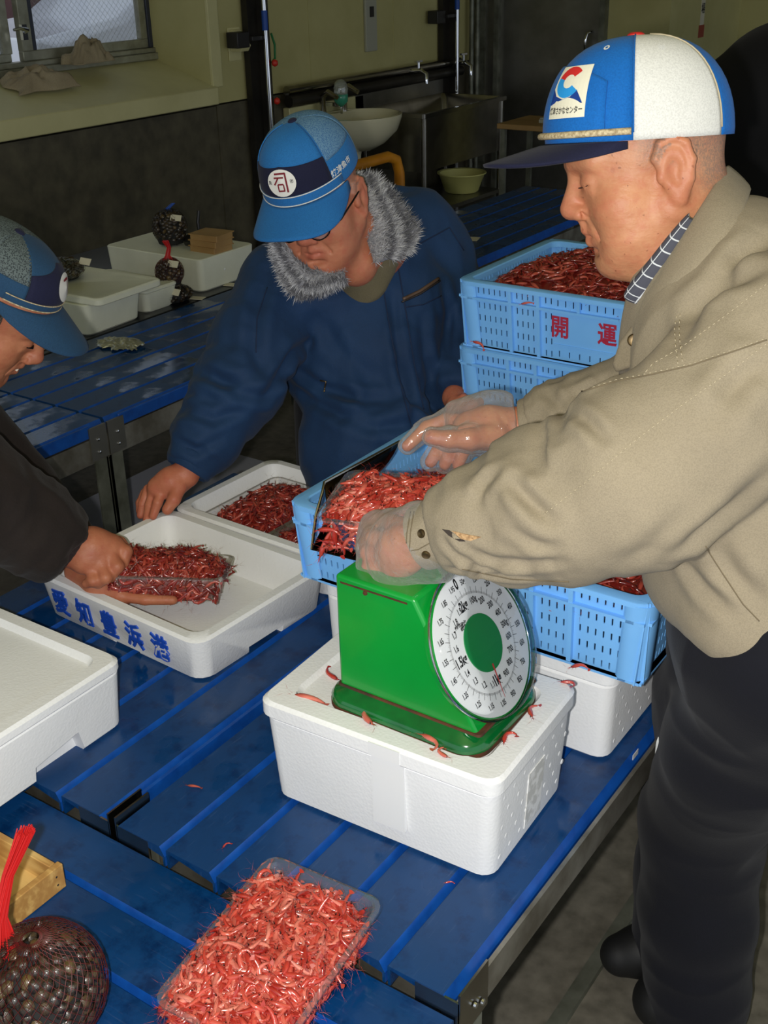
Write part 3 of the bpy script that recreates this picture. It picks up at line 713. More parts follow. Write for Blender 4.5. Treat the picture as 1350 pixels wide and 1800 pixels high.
def heap(label, T, R, w, d, hfun, n, seed, mt='shrimp_fresh', thick=.012, fill=True, singles=0, slabel=None, sgroup=None, scale=1., tilt=.35, floor=None, dirn=None, side=0):
    """a heap over a w x d rectangle, hfun(x, y) its height; T, R place it in the room"""
    rnd = random.Random(seed); V = []; F = []; C = []; o = 0
    T = np.asarray(T, float); R = np.asarray(R, float)
    def spot(top):
        while True:
            x, y = rnd.uniform(-.5, .5), rnd.uniform(-.5, .5)
            if (abs(x*2)**5+abs(y*2)**5) < 1: break
        x *= w; y *= d; e = .004
        gx = (hfun(x+e, y)-hfun(x-e, y))/(2*e); gy = (hfun(x, y+e)-hfun(x, y-e))/(2*e)
        nn = np.array([-gx+rnd.gauss(0, tilt), -gy+rnd.gauss(0, tilt), 1.]); nn /= np.linalg.norm(nn)
        a = rnd.uniform(0, 2*math.pi) if dirn is None else dirn+rnd.gauss(0, .5)+(math.pi if rnd.random() < .5 else 0)
        fx = np.array([math.cos(a), math.sin(a), 0]); fr = frame(fx-nn*(fx@nn), np.cross(nn, fx))
        z = hfun(x, y)+(rnd.uniform(.001, .004) if top else -abs(rnd.gauss(0, thick*.5))+.002)
        return np.array([x, y, z]), fr
    for i in range(n):
        p, fr = spot(False); v, f, t = KINDS_S[rnd.randrange(len(KINDS_S))]; s = scale*rnd.uniform(.8, 1.2)
        V.append(((v*s)@fr.T+p)@R.T+T); F += [tuple(j+o for j in q) for q in f]; t = t.copy(); t[:, 1] = rnd.random(); C.append(t); o += len(v)
    for i in range(side):                                         # shrimp pressed against the walls of a pack
        u = rnd.uniform(0, 2*(w+d)); zz = rnd.uniform(floor+.004, hfun(w*.46, d*.46)); sh_ = .925+.055*zz/.06
        if u < w: p = np.array([u-w/2, -d/2, zz]); nn = np.array([0, -1., .1]); tx = np.array([1., 0, 0])
        elif u < 2*w: p = np.array([u-w-w/2, d/2, zz]); nn = np.array([0, 1., .1]); tx = np.array([1., 0, 0])
        elif u < 2*w+d: p = np.array([-w/2, u-2*w-d/2, zz]); nn = np.array([-1., 0, .1]); tx = np.array([0, 1., 0])
        else: p = np.array([w/2, u-2*w-d-d/2, zz]); nn = np.array([1., 0, .1]); tx = np.array([0, 1., 0])
        p[:2] *= sh_; fx = tx*math.cos(1.2*rnd.uniform(-1, 1))*(1 if rnd.random() < .5 else -1)+np.array([0, 0, rnd.uniform(-.8, .8)])
        fr = frame(fx-nn*(fx@nn), np.cross(nn, fx)); v, f, t = KINDS_S[rnd.randrange(len(KINDS_S))]; s = scale*rnd.uniform(.8, 1.2)
        V.append(((v*s)@fr.T+p)@R.T+T); F += [tuple(j+o for j in q) for q in f]; t = t.copy(); t[:, 1] = rnd.random(); C.append(t); o += len(v)
    if fill:
        nx = 16; P = []
        for j in range(nx+1):
            for i in range(nx+1):
                u, v_ = i/nx*2-1, j/nx*2-1; k = max(1, (abs(u)**5+abs(v_)**5)**.2); x, y = u/k*w*.5, v_/k*d*.5
                P.append((x*(.955 if floor is not None else 1), y*(.955 if floor is not None else 1), hfun(x, y)-.006))
        for i in range(nx+1): pass
        if floor is not None:
            for j in range(nx+1):
                for i in range(nx+1):
                    q = P[j*(nx+1)+i]; P.append((q[0]*.94, q[1]*.94, floor))
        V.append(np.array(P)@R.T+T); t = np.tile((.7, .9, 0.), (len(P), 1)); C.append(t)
        g = lambda i, j: o+j*(nx+1)+i
        F += [(g(i, j), g(i+1, j), g(i+1, j+1), g(i, j+1)) for i in range(nx) for j in range(nx)]
        if floor is not None:
            N2 = (nx+1)**2; edge = [(i, 0) for i in range(nx)]+[(nx, i) for i in range(nx)]+[(i, nx) for i in range(nx, 0, -1)]+[(0, i) for i in range(nx, 0, -1)]
            for a, b_ in zip(edge, edge[1:]+edge[:1]): F.append((g(*a)+N2, g(*b_)+N2, g(*b_), g(*a)))
            F.append(tuple(g(*a)+N2 for a in edge[::-1]))
    V = np.concatenate(V); me = bpy.data.meshes.new('shrimp_heap'); me.from_pydata([tuple(p) for p in V-T], [], F); set_tone(me, np.concatenate(C))
    ob = finish('shrimp_heap', me, mt, loc=tuple(T), smooth=180); tag(ob, label, 'shrimp', None, 'stuff')
    for i in range(singles):
        p, fr = spot(True)
        one_shrimp(R@p+T, R@fr, slabel, sgroup, None, mt, scale*rnd.uniform(.9, 1.2))
    return ob
def dome(w, d, edge, top, px=2.4):
    return lambda x, y: edge+(top-edge)*max(0., 1-abs(2*x/w)**px)**.7*max(0., 1-abs(2*y/d)**px)**.7
rnz = np.array([[math.sin(i*12.9898+j*78.233)*43758.5453 % 1 for i in range(40)] for j in range(40)])
def lump(fn, amp, cell=.03):
    def g(x, y):
        a, b_ = x/cell+17.3, y/cell+11.7; i, j = int(a) % 39, int(b_) % 39; u, v = a-int(a), b_-int(b_); u = u*u*(3-2*u); v = v*v*(3-2*v)
        return fn(x, y)+amp*((rnz[j, i]*(1-u)+rnz[j, i+1]*u)*(1-v)+(rnz[j+1, i]*(1-u)+rnz[j+1, i+1]*u)*v-.5)
    return g
GS = 'single shrimp picked out on top of the packs'
Rn = np.array(packN.rotation_euler.to_matrix()); Tn = np.array(packN.location)
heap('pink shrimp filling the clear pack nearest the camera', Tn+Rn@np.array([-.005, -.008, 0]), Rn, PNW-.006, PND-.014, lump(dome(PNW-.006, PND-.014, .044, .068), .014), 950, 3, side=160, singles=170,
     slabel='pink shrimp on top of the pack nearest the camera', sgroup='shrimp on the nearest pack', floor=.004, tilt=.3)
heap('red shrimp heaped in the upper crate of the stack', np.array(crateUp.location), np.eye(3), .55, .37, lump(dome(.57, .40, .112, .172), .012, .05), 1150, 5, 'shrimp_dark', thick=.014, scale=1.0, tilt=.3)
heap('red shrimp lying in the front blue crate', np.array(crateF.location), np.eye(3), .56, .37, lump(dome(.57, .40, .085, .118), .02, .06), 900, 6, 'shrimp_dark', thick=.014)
# scattered single shrimp
def loose(x, y, z, rz, label, kind, s=1., tilt=0., mt='shrimp_fresh'):
    r_ = CF+CR*(x-675)/FPX-CU*(y-900)/FPX; p = CC+r_*((z-H)/r_[2])
    one_shrimp(p+np.array([0, 0, .0032]), rotm(tilt, 0, rz), label, 'loose shrimp', kind, mt, s)
LZ = TOP+.174
for a in ((342, 1385, TOP, .3, 'dark shrimp lying alone on the blue slats left of the scale box', 0, .6, 0, 'shrimp_dark'),
          (398, 1488, TOP, 1.2, 'tiny curled shrimp on the slats above the nearest pack', 2, .45),
          (790, 1554, TOP, .5, 'scrap of shrimp on the slats below the scale box', 1, .35),
          (582, 1188, LZ-.007, 2.6, 'split shrimp behind the scale base on the lid', 1, 1.0),
          (545, 1231, LZ-.004, .1, 'long straight shrimp on the lid left of the scale base', 0, 1.35),
          (648, 1262, LZ+.004, 1.9, 'curled shrimp on the left rim of the scale base', 3, 1.25),
          (758, 1306, LZ+.006, -.6, 'shrimp bent over the front rim of the scale base', 2, 1.1),
          (778, 1326, LZ, 2.2, 'small curled shrimp in front of the scale base', 3, .8),
          (893, 1298, LZ, 1.1, 'leggy shrimp at the right corner of the scale base', 3, .95),
          (935, 1252, LZ, 1.7, 'shrimp against the right side of the scale base', 2, 1.0),
          (1000, 1204, LZ, -.3, 'shrimp on the right rear corner of the foam lid', 3, .8)): loose(*a)
def stuck(root, x, y, z, rz, label, kind, s):
    p = np.array(root.location)+np.array([x, y, z]); one_shrimp(p, rotm(math.pi/2-.3, 0, 0)@rotm(0, 0, rz), label, 'loose shrimp', kind, 'shrimp_fresh', s)
stuck(crateF, .215, -.209, .010, .2, 'shrimp caught on the bottom ledge of the front crate', 1, .8)
stuck(crateUp, -.262, -.207, .012, -.4, 'shrimp caught on the bottom ledge of the upper crate', 1, .9)
stuck(crateUp, -.155, -.207, .113, .2, 'shrimp caught on the upper ledge of the top crate', 0, .7)
# --- packs in the second tray
Rb = rotm(0, 0, math.radians(-2))
for i, (x, y, rz, lab, lab2) in enumerate(((-.075, -.01, math.pi/2, 'clear pack of dark red shrimp in the rear foam tray', 'dark red shrimp in the rear foam tray pack'),
                                           (.105, -.035, math.pi/2, 'clear pack of shrimp in the rear tray beside the blue crate', 'dark red shrimp in the pack beside the blue crate'))):
    R_ = Rb@rotm(0, 0, rz); T_ = np.array(trayB.location)+Rb@np.array([x, y, .0205])
    pack('clear_pack', lab, tuple(T_), R_, .235, .168, .05)
    heap(lab2, T_, R_, .215, .148, lump(dome(.22, .155, .038, .068), .012), 420, 20+i, 'shrimp_dark', floor=.004, side=90)

# ================================================================ people: smooth solids grown from limbs and muscles
def vnoise(P, seed=0):
    """smooth value noise, -1..1"""
    P = np.asarray(P, np.float64)+seed*17.17; i = np.floor(P).astype(np.int64); f = P-i; f = f*f*(3-2*f); out = np.zeros(len(P))
    for dx in (0, 1):
        for dy in (0, 1):
            for dz in (0, 1):
                n = (i[:, 0]+dx)*374761393+(i[:, 1]+dy)*668265263+(i[:, 2]+dz)*2147483647
                n = (n ^ (n >> 13))*1274126177 & 0x7fffffff; n = (n ^ (n >> 16)) & 0xffff
                w = (f[:, 0] if dx else 1-f[:, 0])*(f[:, 1] if dy else 1-f[:, 1])*(f[:, 2] if dz else 1-f[:, 2]); out += w*(n/32767.5-1)
    return out
def ridge(P, seed=0): return 1-2*np.abs(vnoise(P, seed))
class Solid:
    def __init__(s, vox): s.v = vox; s.p = []
    def _add(s, fn, lo, hi, k, sub): s.p.append((fn, np.asarray(lo)-k-3*s.v, np.asarray(hi)+k+3*s.v, k, sub))
    def ell(s, c, r, k=.012, R=None, sub=False):
        c = np.asarray(c, float); r = np.asarray(r, float); R = np.eye(3) if R is None else np.asarray(R); e = np.sqrt(((R*r)**2).sum(1))
        def fn(P):
            q = ((P-c)@R)/r; k0 = np.sqrt(np.einsum('ij,ij->i', q, q)); q = q/r; k1 = np.sqrt(np.einsum('ij,ij->i', q, q))+1e-9
            return k0*(k0-1)/k1
        s._add(fn, c-e, c+e, k, sub)
    def cap(s, a, b, ra, rb=None, k=.012, flat=None, sub=False):
        a = np.asarray(a, float); b = np.asarray(b, float); rb = ra if rb is None else rb; ba = b-a; L = ba@ba+1e-12
        if flat is not None: fd, ff = np.asarray(flat[0], float)/np.linalg.norm(flat[0]), flat[1]
        def fn(P):
            q = P-a; t = np.clip(q@ba/L, 0, 1); o = q-t[:, None]*ba
            if flat is not None: o = o+np.outer(o@fd*(ff-1), fd)
            return np.sqrt(np.einsum('ij,ij->i', o, o))-(ra+(rb-ra)*t)
        m = max(ra, rb); s._add(fn, np.minimum(a, b)-m, np.maximum(a, b)+m, k, sub)
    def trim(s, p, n, R, k=.003):
        """cuts away the half ball of radius R in front of p"""
        p = np.asarray(p, float); n = np.asarray(n, float)/np.linalg.norm(n)
        s._add(lambda P: np.maximum(np.linalg.norm(P-p, axis=1)-R, -(P-p)@n), p-R, p+R, k, True)
    def chain(s, pts, rads, k=.012, flat=None):
        for i in range(len(pts)-1): s.cap(pts[i], pts[i+1], rads[i], rads[i+1], k, flat)
    def mesh(s):
        v = s.v; B = 16; lo = np.min([p[1] for p in s.p if not p[4]], 0)-2*v; hi = np.max([p[2] for p in s.p if not p[4]], 0)+2*v
        n = np.ceil((hi-lo)/v/B).astype(int)+1; N = n*B+2
        g = np.arange(B+1); GI, GJ, GK = np.meshgrid(g, g, g, indexing='ij'); G = np.stack([GI, GJ, GK], -1).reshape(-1, 3)
        keys = []; pos = []; quads = []
        LO = np.array([p[1] for p in s.p]); HI = np.array([p[2] for p in s.p]); blocks = set()
        for p in s.p:
            if p[4]: continue
            i0 = np.maximum(np.floor((p[1]-lo)/v/B).astype(int), 0); i1 = np.minimum(np.floor((p[2]-lo)/v/B).astype(int), n-1)
            blocks.update((a, b_, c_) for a in range(i0[0], i1[0]+1) for b_ in range(i0[1], i1[1]+1) for c_ in range(i0[2], i1[2]+1))
        I, J, K = np.meshgrid(np.arange(B), np.arange(B), np.arange(B), indexing='ij'); base = np.stack([I, J, K], -1).astype(float)
        if True:
            if True:
                for bl in sorted(blocks):
                    o = np.array(bl)*B; b0 = lo+o*v; b1 = b0+B*v
                    pr = [s.p[i] for i in np.nonzero(((LO <= b1) & (HI >= b0)).all(1))[0]]
                    def ev(P, D):
                        for fn, _, _, k, sub in pr:
                            d = fn(P)
                            if sub: d = -d; h = np.maximum(k-np.abs(D-d), 0)/k; D = np.maximum(D, d)+h*h*k/4
                            else: h = np.maximum(k-np.abs(D-d), 0)/k; D = np.minimum(D, d)-h*h*k/4
                        return D
                    if abs(ev((b0+b1)[None]/2, np.full(1, .3))[0]) > B*v*1.8: continue
                    P = b0+G*v; D = ev(P, np.full(len(P), .08))
                    for fn, _, _, k, sub in ():
                        d = fn(P)
                        if sub: d = -d; h = np.maximum(k-np.abs(D-d), 0)/k; D = np.maximum(D, d)+h*h*k/4
                        else: h = np.maximum(k-np.abs(D-d), 0)/k; D = np.minimum(D, d)-h*h*k/4
                    D = D.reshape(B+1, B+1, B+1); S = D < 0
                    if S.all() or not S.any(): continue
                    c8 = sum(S[i:i+B, j:j+B, k:k+B].astype(np.int8) for i in (0, 1) for j in (0, 1) for k in (0, 1)); ci = np.argwhere((c8 > 0) & (c8 < 8)); gi = ci+o
                    acc = np.zeros((len(ci), 3)); cnt = np.zeros(len(ci)); val = {(i, j, k): D[ci[:, 0]+i, ci[:, 1]+j, ci[:, 2]+k] for i in (0, 1) for j in (0, 1) for k in (0, 1)}
                    for ax in range(3):
                        for u in (0, 1):
                            for w in (0, 1):
                                a = [0, 0, 0]; oth = [q for q in range(3) if q != ax]; a[oth[0]] = u; a[oth[1]] = w; b_ = list(a); b_[ax] = 1
                                da = val[tuple(a)]; db = val[tuple(b_)]; cr = (da < 0) != (db < 0); t = np.where(cr, da/np.where(cr, da-db, 1), 0)
                                pt = np.tile(np.array(a, float), (len(ci), 1)); pt[:, ax] += t; acc += pt*cr[:, None]; cnt += cr
                    keys.append((gi[:, 0]*N[1]+gi[:, 1])*N[2]+gi[:, 2]); pos.append(lo+(gi+acc/cnt[:, None])*v)
                    for ax in range(3):
                        sl0 = [slice(0, B)]*3; sl1 = list(sl0); sl1[ax] = slice(1, B+1)
                        s0, s1 = S[tuple(sl0)], S[tuple(sl1)]; e = np.argwhere(s0 != s1)
                        if not len(e): continue
                        inside = s0[s0 != s1]; ge = e+o; a1, a2 = (ax+1) % 3, (ax+2) % 3
                        def key(d1, d2):
                            q = ge.copy(); q[:, a1] += d1; q[:, a2] += d2; return (q[:, 0]*N[1]+q[:, 1])*N[2]+q[:, 2]
                        Q = np.stack([key(-1, -1), key(0, -1), key(0, 0), key(-1, 0)], 1); Q[~inside] = Q[~inside][:, ::-1]; quads.append(Q)
        keys = np.concatenate(keys); pos = np.concatenate(pos); o = np.argsort(keys); keys = keys[o]; pos = pos[o]
        Q = np.concatenate(quads); ix = np.searchsorted(keys, Q); ix = np.minimum(ix, len(keys)-1); ok = (keys[ix] == Q).all(1)
        return pos, ix[ok]
def normals(V, F):
    n = np.cross(V[F[:, 2]]-V[F[:, 0]], V[F[:, 3]]-V[F[:, 1]]); N = np.zeros_like(V)
    for j in range(4):
        for a in range(3): N[:, a] += np.bincount(F[:, j], n[:, a], len(V))
    return N/(np.linalg.norm(N, axis=1)[:, None]+1e-12)
def relax(V, F, it=1, lam=.5):
    for _ in range(it):
        A = np.zeros_like(V); c = np.zeros(len(V))
        for j in range(4):
            w = V[F[:, (j+1) % 4]]+V[F[:, (j-1) % 4]]; c += 2*np.bincount(F[:, j], minlength=len(V))
            for a in range(3): A[:, a] += np.bincount(F[:, j], w[:, a], len(V))
        V = V+lam*(A/np.maximum(c, 1)[:, None]-V)
    return V
def skin_obj(name, V, F, mat, parent=None, loc=(0, 0, 0), tone=None):
    me = bpy.data.meshes.new(name); me.vertices.add(len(V)); me.vertices.foreach_set('co', (V-np.asarray(loc)).astype(np.float32).ravel())
    me.loops.add(len(F)*4); me.loops.foreach_set('vertex_index', F.astype(np.int32).ravel()); me.polygons.add(len(F))
    me.polygons.foreach_set('loop_start', np.arange(0, len(F)*4, 4, dtype=np.int32)); me.polygons.foreach_set('loop_total', np.full(len(F), 4, np.int32))
    me.update(calc_edges=True); me.validate()
    if tone is not None: set_tone(me, tone)
    # children sit in the same spot as their parent, so only a top-level mesh is moved
    return finish(name, me, mat, parent, loc=tuple(loc) if parent is None else None, smooth=180)
def axis_folds(V, N, pts, amp, seed, along=26., around=1.3):
    """cloth creases that run across a limb: amp(s) along the chain of points"""
    pts = np.asarray(pts); best = np.full(len(V), 9.); S = np.zeros(len(V)); O = np.zeros((len(V), 3)); acc = 0.
    for a, b_ in zip(pts[:-1], pts[1:]):
        ba = b_-a; L = np.linalg.norm(ba); t = np.clip((V-a)@ba/L**2, 0, 1); o = V-a-t[:, None]*ba; d = np.linalg.norm(o, axis=1); m = d < best
        best[m] = d[m]; S[m] = acc+t[m]*L; O[m] = o[m]/(d[m][:, None]+1e-9); acc += L
    Q = np.concatenate([(S*along)[:, None], O[:, :2]*around+O[:, 2:]*.7], 1)
    f = ridge(Q+vnoise(V*9, seed)[:, None]*.35, seed)*.65+ridge(Q*[1.9, 1.4, 1.4], seed+3)*.35
    return f*amp(S/acc), best
def basis(yaw, pit, rol):
    a = math.radians(yaw); left = np.array([-CR[0], -CR[1], 0]); left /= np.linalg.norm(left); tow = np.array([-CF[0], -CF[1], 0]); tow /= np.linalg.norm(tow)
    h = math.cos(a)*left+math.sin(a)*tow; z = np.array([0, 0, 1.]); p = math.radians(pit)
    f = math.cos(p)*h-math.sin(p)*z; u = math.sin(p)*h+math.cos(p)*z; r = np.cross(f, u); q = math.radians(rol)
    return np.stack([math.cos(q)*r+math.sin(q)*u, f, -math.sin(q)*r+math.cos(q)*u], 1)
PX = lambda *a: [at(*q[:3]) for q in a]
def head(S, c, B, jowl=1., nose=1., lids=1.):
    W_ = lambda *p: c+B@np.array(p)
    def E(p, r, k=.014, sub=False): S.ell(W_(*p), r, k, B, sub)
    E((0, -.008, .045), (.075, .093, .082), .02)                    # skull
    E((0, .028, -.005), (.064, .066, .078), .03)                    # face mass
    E((0, .060, .045), (.055, .038, .04), .025)                     # forehead
    E((0, .047, -.062), (.045, .044, .042), .03)                    # muzzle and lower face
    E((0, .066, -.099), (.026, .024, .020), .022)                   # chin
    for s in (1, -1):
        S.cap(W_(s*.056, -.004, -.045), W_(s*.024, .055, -.096), .024, .020, .03)      # jaw
        E((s*.044, .050, -.030), (.028*jowl, .034, .034), .022)     # cheek
        E((s*.040, .040, -.072), (.026*jowl, .036, .028*jowl), .025)                   # jowl
        S.cap(W_(s*.012, .093, .032), W_(s*.048, .076, .034), .0095, .009, .014)       # brow
        E((s*.030, .104, .012), (.019, .015, .011), .014, True)     # eye socket
        E((s*.031, .0805, .009), (.0165, .0135, .0125*lids), .006)  # lid over the ball
        S.chain([W_(s*.017, .0945, .0055), W_(s*.030, .0965, .0045), W_(s*.046, .0835, .006)], [.0012, .0014, .0012], .003) if False else None
        S.cap(W_(s*.019, .0955, .0040), W_(s*.044, .0865, .0055), .0011, .0011, .0025, sub=True)   # lash line
        S.cap(W_(s*.017, .0915, -.0055), W_(s*.043, .0815, -.0035), .0035, .0030, .008)            # bag below the eye
        E((s*.0135*nose, .098, -.028), (.0095*nose, .0115, .009), .006)                # nostril wing
        S.cap(W_(s*.019, .098, -.026), W_(s*.034, .082, -.062), .0022, .0018, .007, sub=True)  # nose-to-mouth crease
        E((s*.0065*nose, .103, -.0365), (.004, .005, .003), .003, True)
    S.cap(W_(0, .090, .022), W_(0, .1075, -.018), .0085, .0125*nose, .012)             # nose
    E((0, .1085, -.022), (.0125*nose, .0115, .0105), .006)
    S.cap(W_(0, .0985, -.036), W_(0, .0955, -.046), .004, .005, .006)                  # philtrum
    S.cap(W_(-.019, .0845, -.0555), W_(0, .0940, -.0510), .0036, .0048, .007); S.cap(W_(0, .0940, -.0510), W_(.019, .0845, -.0555), .0048, .0036, .007)
    S.cap(W_(-.017, .0835, -.0645), W_(0, .0910, -.0660), .0042, .0056, .007); S.cap(W_(0, .0910, -.0660), W_(.017, .0835, -.0645), .0056, .0042, .007)
    S.cap(W_(-.024, .082, -.0592), W_(0, .1015, -.0585), .0013, .0016, .003, sub=True); S.cap(W_(0, .1015, -.0585), W_(.024, .082, -.0592), .0016, .0013, .003, sub=True)
    E((0, .088, -.081), (.018, .007, .005), .008, True)
    for s in (1, -1):                                               # ears
        ear = lambda y, z, o=0.: W_(s*(.0735+.34*max(0, -y-.0)*.55+.004+o), y-.006, z)
        E((s*.079, -.016, .000), (.0085, .021, .033), .008)
        S.ell(W_(s*.0885, -.013, -.001), (.0075, .0115, .0185), .004, B, True)
        S.chain([ear(.008, .002), ear(.012, .018), ear(.003, .034), ear(-.013, .038), ear(-.026, .028), ear(-.030, .008), ear(-.024, -.013), ear(-.013, -.026)], [.0035, .0048, .0052, .0052, .005, .0048, .0048, .006], .004)
        E((s*.0795, -.014, -.032), (.0068, .0095, .011), .006)
        S.chain([ear(-.016, .022, .002), ear(-.019, .006, .002), ear(-.014, -.010, .002)], [.003, .0032, .0032], .003)
        E((s*.0790, .004, -.005), (.006, .005, .008), .004)
def head_tone(V, c, B, grey=.5):
    q = (V-c)@B; x, y, z = q.T; t = np.zeros((len(V), 3))
    lips = np.exp(-(((np.abs(x))/.021)**4+((z+.0590+.004*(x/.02)**2)/.0115)**4))*(y > .07)
    nose = np.exp(-((x/.02)**2+((y-.108)/.02)**2+((z+.022)/.018)**2)); ear = np.clip((np.abs(x)-.076)/.012, 0, 1)
    t[:, 0] = np.clip(lips*.45+nose*.40+ear*.25, 0, 1)
    side = np.clip((.035-y)/.03, 0, 1)*np.clip((z-.002)/.02, 0, 1)*(np.abs(x) < .083); back = np.clip((-.035-y)/.02, 0, 1)*np.clip((z+.055)/.03, 0, 1)
    t[:, 1] = np.clip(side+back, 0, 1)*grey*(np.linalg.norm(q, axis=1) < .16)
    return t
def skin_mat(name, base, dark, ruddy, hair, spots):
    s = NT(name); a = s.n('Attribute', attribute_name='tone'); sep = s.n('SeparateColor'); s.l(a.outputs['Color'], sep.inputs[0])
    col = s.mix(s.ramp(s.noise(22, 5), [(.35, (0, 0, 0)), (.7, (1, 1, 1))]), lin(base), lin(dark))
    col = s.mix(s.math('MULTIPLY', s.ramp(s.noise(60, 3), [(.45, (0, 0, 0)), (.7, (1, 1, 1))]), .35), col, lin(ruddy))
    if spots:
        for sc_, lo_, am in ((150, .70, .6), (75, .69, .55), (26, .70, .22)): col = s.mix(s.math('MULTIPLY', s.ramp(s.noise(sc_, 2), [(lo_, (0, 0, 0)), (lo_+.04, (1, 1, 1))]), am), col, lin((112, 62, 40)))
    col = s.mix(sep.outputs[0], col, lin(ruddy)); hn = s.math('MULTIPLY', sep.outputs[1], s.ramp(s.noise(420, 2), [(.35, (.35, .35, .35)), (.6, (1, 1, 1))]))
    col = s.mix(hn, col, lin(hair))
    s.set(Base_Color=col, Roughness=.5, Specular_IOR_Level=.35, Subsurface_Weight=.06, Subsurface_Radius=(.012, .005, .003), Subsurface_Scale=.5)
    s.bump(s.noise(150, 4), .3, .0018); s.bump(s.noise(38, 4, s.co((1, 1, 2.2))), .35, .004); MATS[name] = s.m
skin_mat('skin_elder', (200, 142, 104), (182, 120, 86), (182, 92, 72), (120, 104, 92), True)
skin_mat('skin_tan', (196, 128, 96), (176, 108, 80), (182, 84, 70), (110, 104, 100), False)
skin_mat('skin_brown', (186, 122, 88), (164, 102, 72), (164, 84, 66), (96, 92, 88), False)
def cloth(name, c, c2, weave=900, rough=.85, mott=6., sheen=.05, bumps=.25, big=None):
    s = NT(name); f = s.noise(mott, 5); w = s.noise(weave, 2)
    col = s.ramp(f, [(.3, lin(c)), (.72, lin(c2))])
    col = s.mix(s.math('MULTIPLY', s.ramp(w, [(.4, (0, 0, 0)), (.65, (1, 1, 1))]), .28), col, lin(tuple(q*.72 for q in c2)))
    s.set(Base_Color=col, Roughness=rough, Sheen_Weight=sheen, Specular_IOR_Level=.25); s.bump(w, bumps, .0012)
    if big: s.bump(s.noise(big[0], 4, s.co(big[2])), big[1], .006)
    MATS[name] = s.m
cloth('khaki', (158, 146, 124), (145, 134, 113), 620, bumps=.4, big=(16, .35, (1, 1, 1)))
cloth('khaki_dark', (136, 125, 105), (122, 112, 93), 620)
cloth('navy_cloth', (30, 60, 98), (24, 49, 82), 700, rough=.75, sheen=.04, big=(20, .4, (1, 1, 1)))
cloth('trouser_black', (18, 19, 29), (14, 15, 23), 500)
cloth('brown_black', (40, 32, 28), (30, 24, 22), 400, big=(18, .5, (1, 1, 1)))
cloth('black_cloth', (16, 16, 18), (12, 12, 14), 300)
cloth('olive_knit', (122, 112, 86), (104, 96, 72), 500)
cloth('cap_blue', (20, 108, 190), (16, 96, 176), 500, bumps=.3); cloth('cap_white', (228, 228, 222), (218, 218, 212), 500)
cloth('cap_navy', (30, 32, 60), (24, 26, 50), 500); cloth('cap_mid', (42, 118, 184), (34, 102, 166), 500); cloth('cap_dull', (40, 76, 108), (30, 58, 86), 500)
M('red_button', (214, 44, 40), .5); M('metal_snap', (132, 112, 80), .34, .8, c2=(86, 72, 50), nscale=60); M('thread', (188, 176, 148), .8); M('dark_thread', (112, 100, 78), .9); M('rope', (214, 198, 160), .7, c2=(150, 130, 96), nscale=260)
def mesh_mat(name, c, c2):
    s = NT(name); vo = s.n('TexVoronoi', Scale=430.0); s.l(s.tc.outputs['Object'], vo.inputs['Vector'])
    s.set(Base_Color=s.ramp(vo.outputs['Distance'], [(.25, lin(c2)), (.6, lin(c))]), Roughness=.8); MATS[name] = s.m
mesh_mat('cap_mesh_blue', (100, 140, 172), (52, 100, 150)); mesh_mat('cap_mesh_dark', (92, 104, 104), (26, 34, 40))
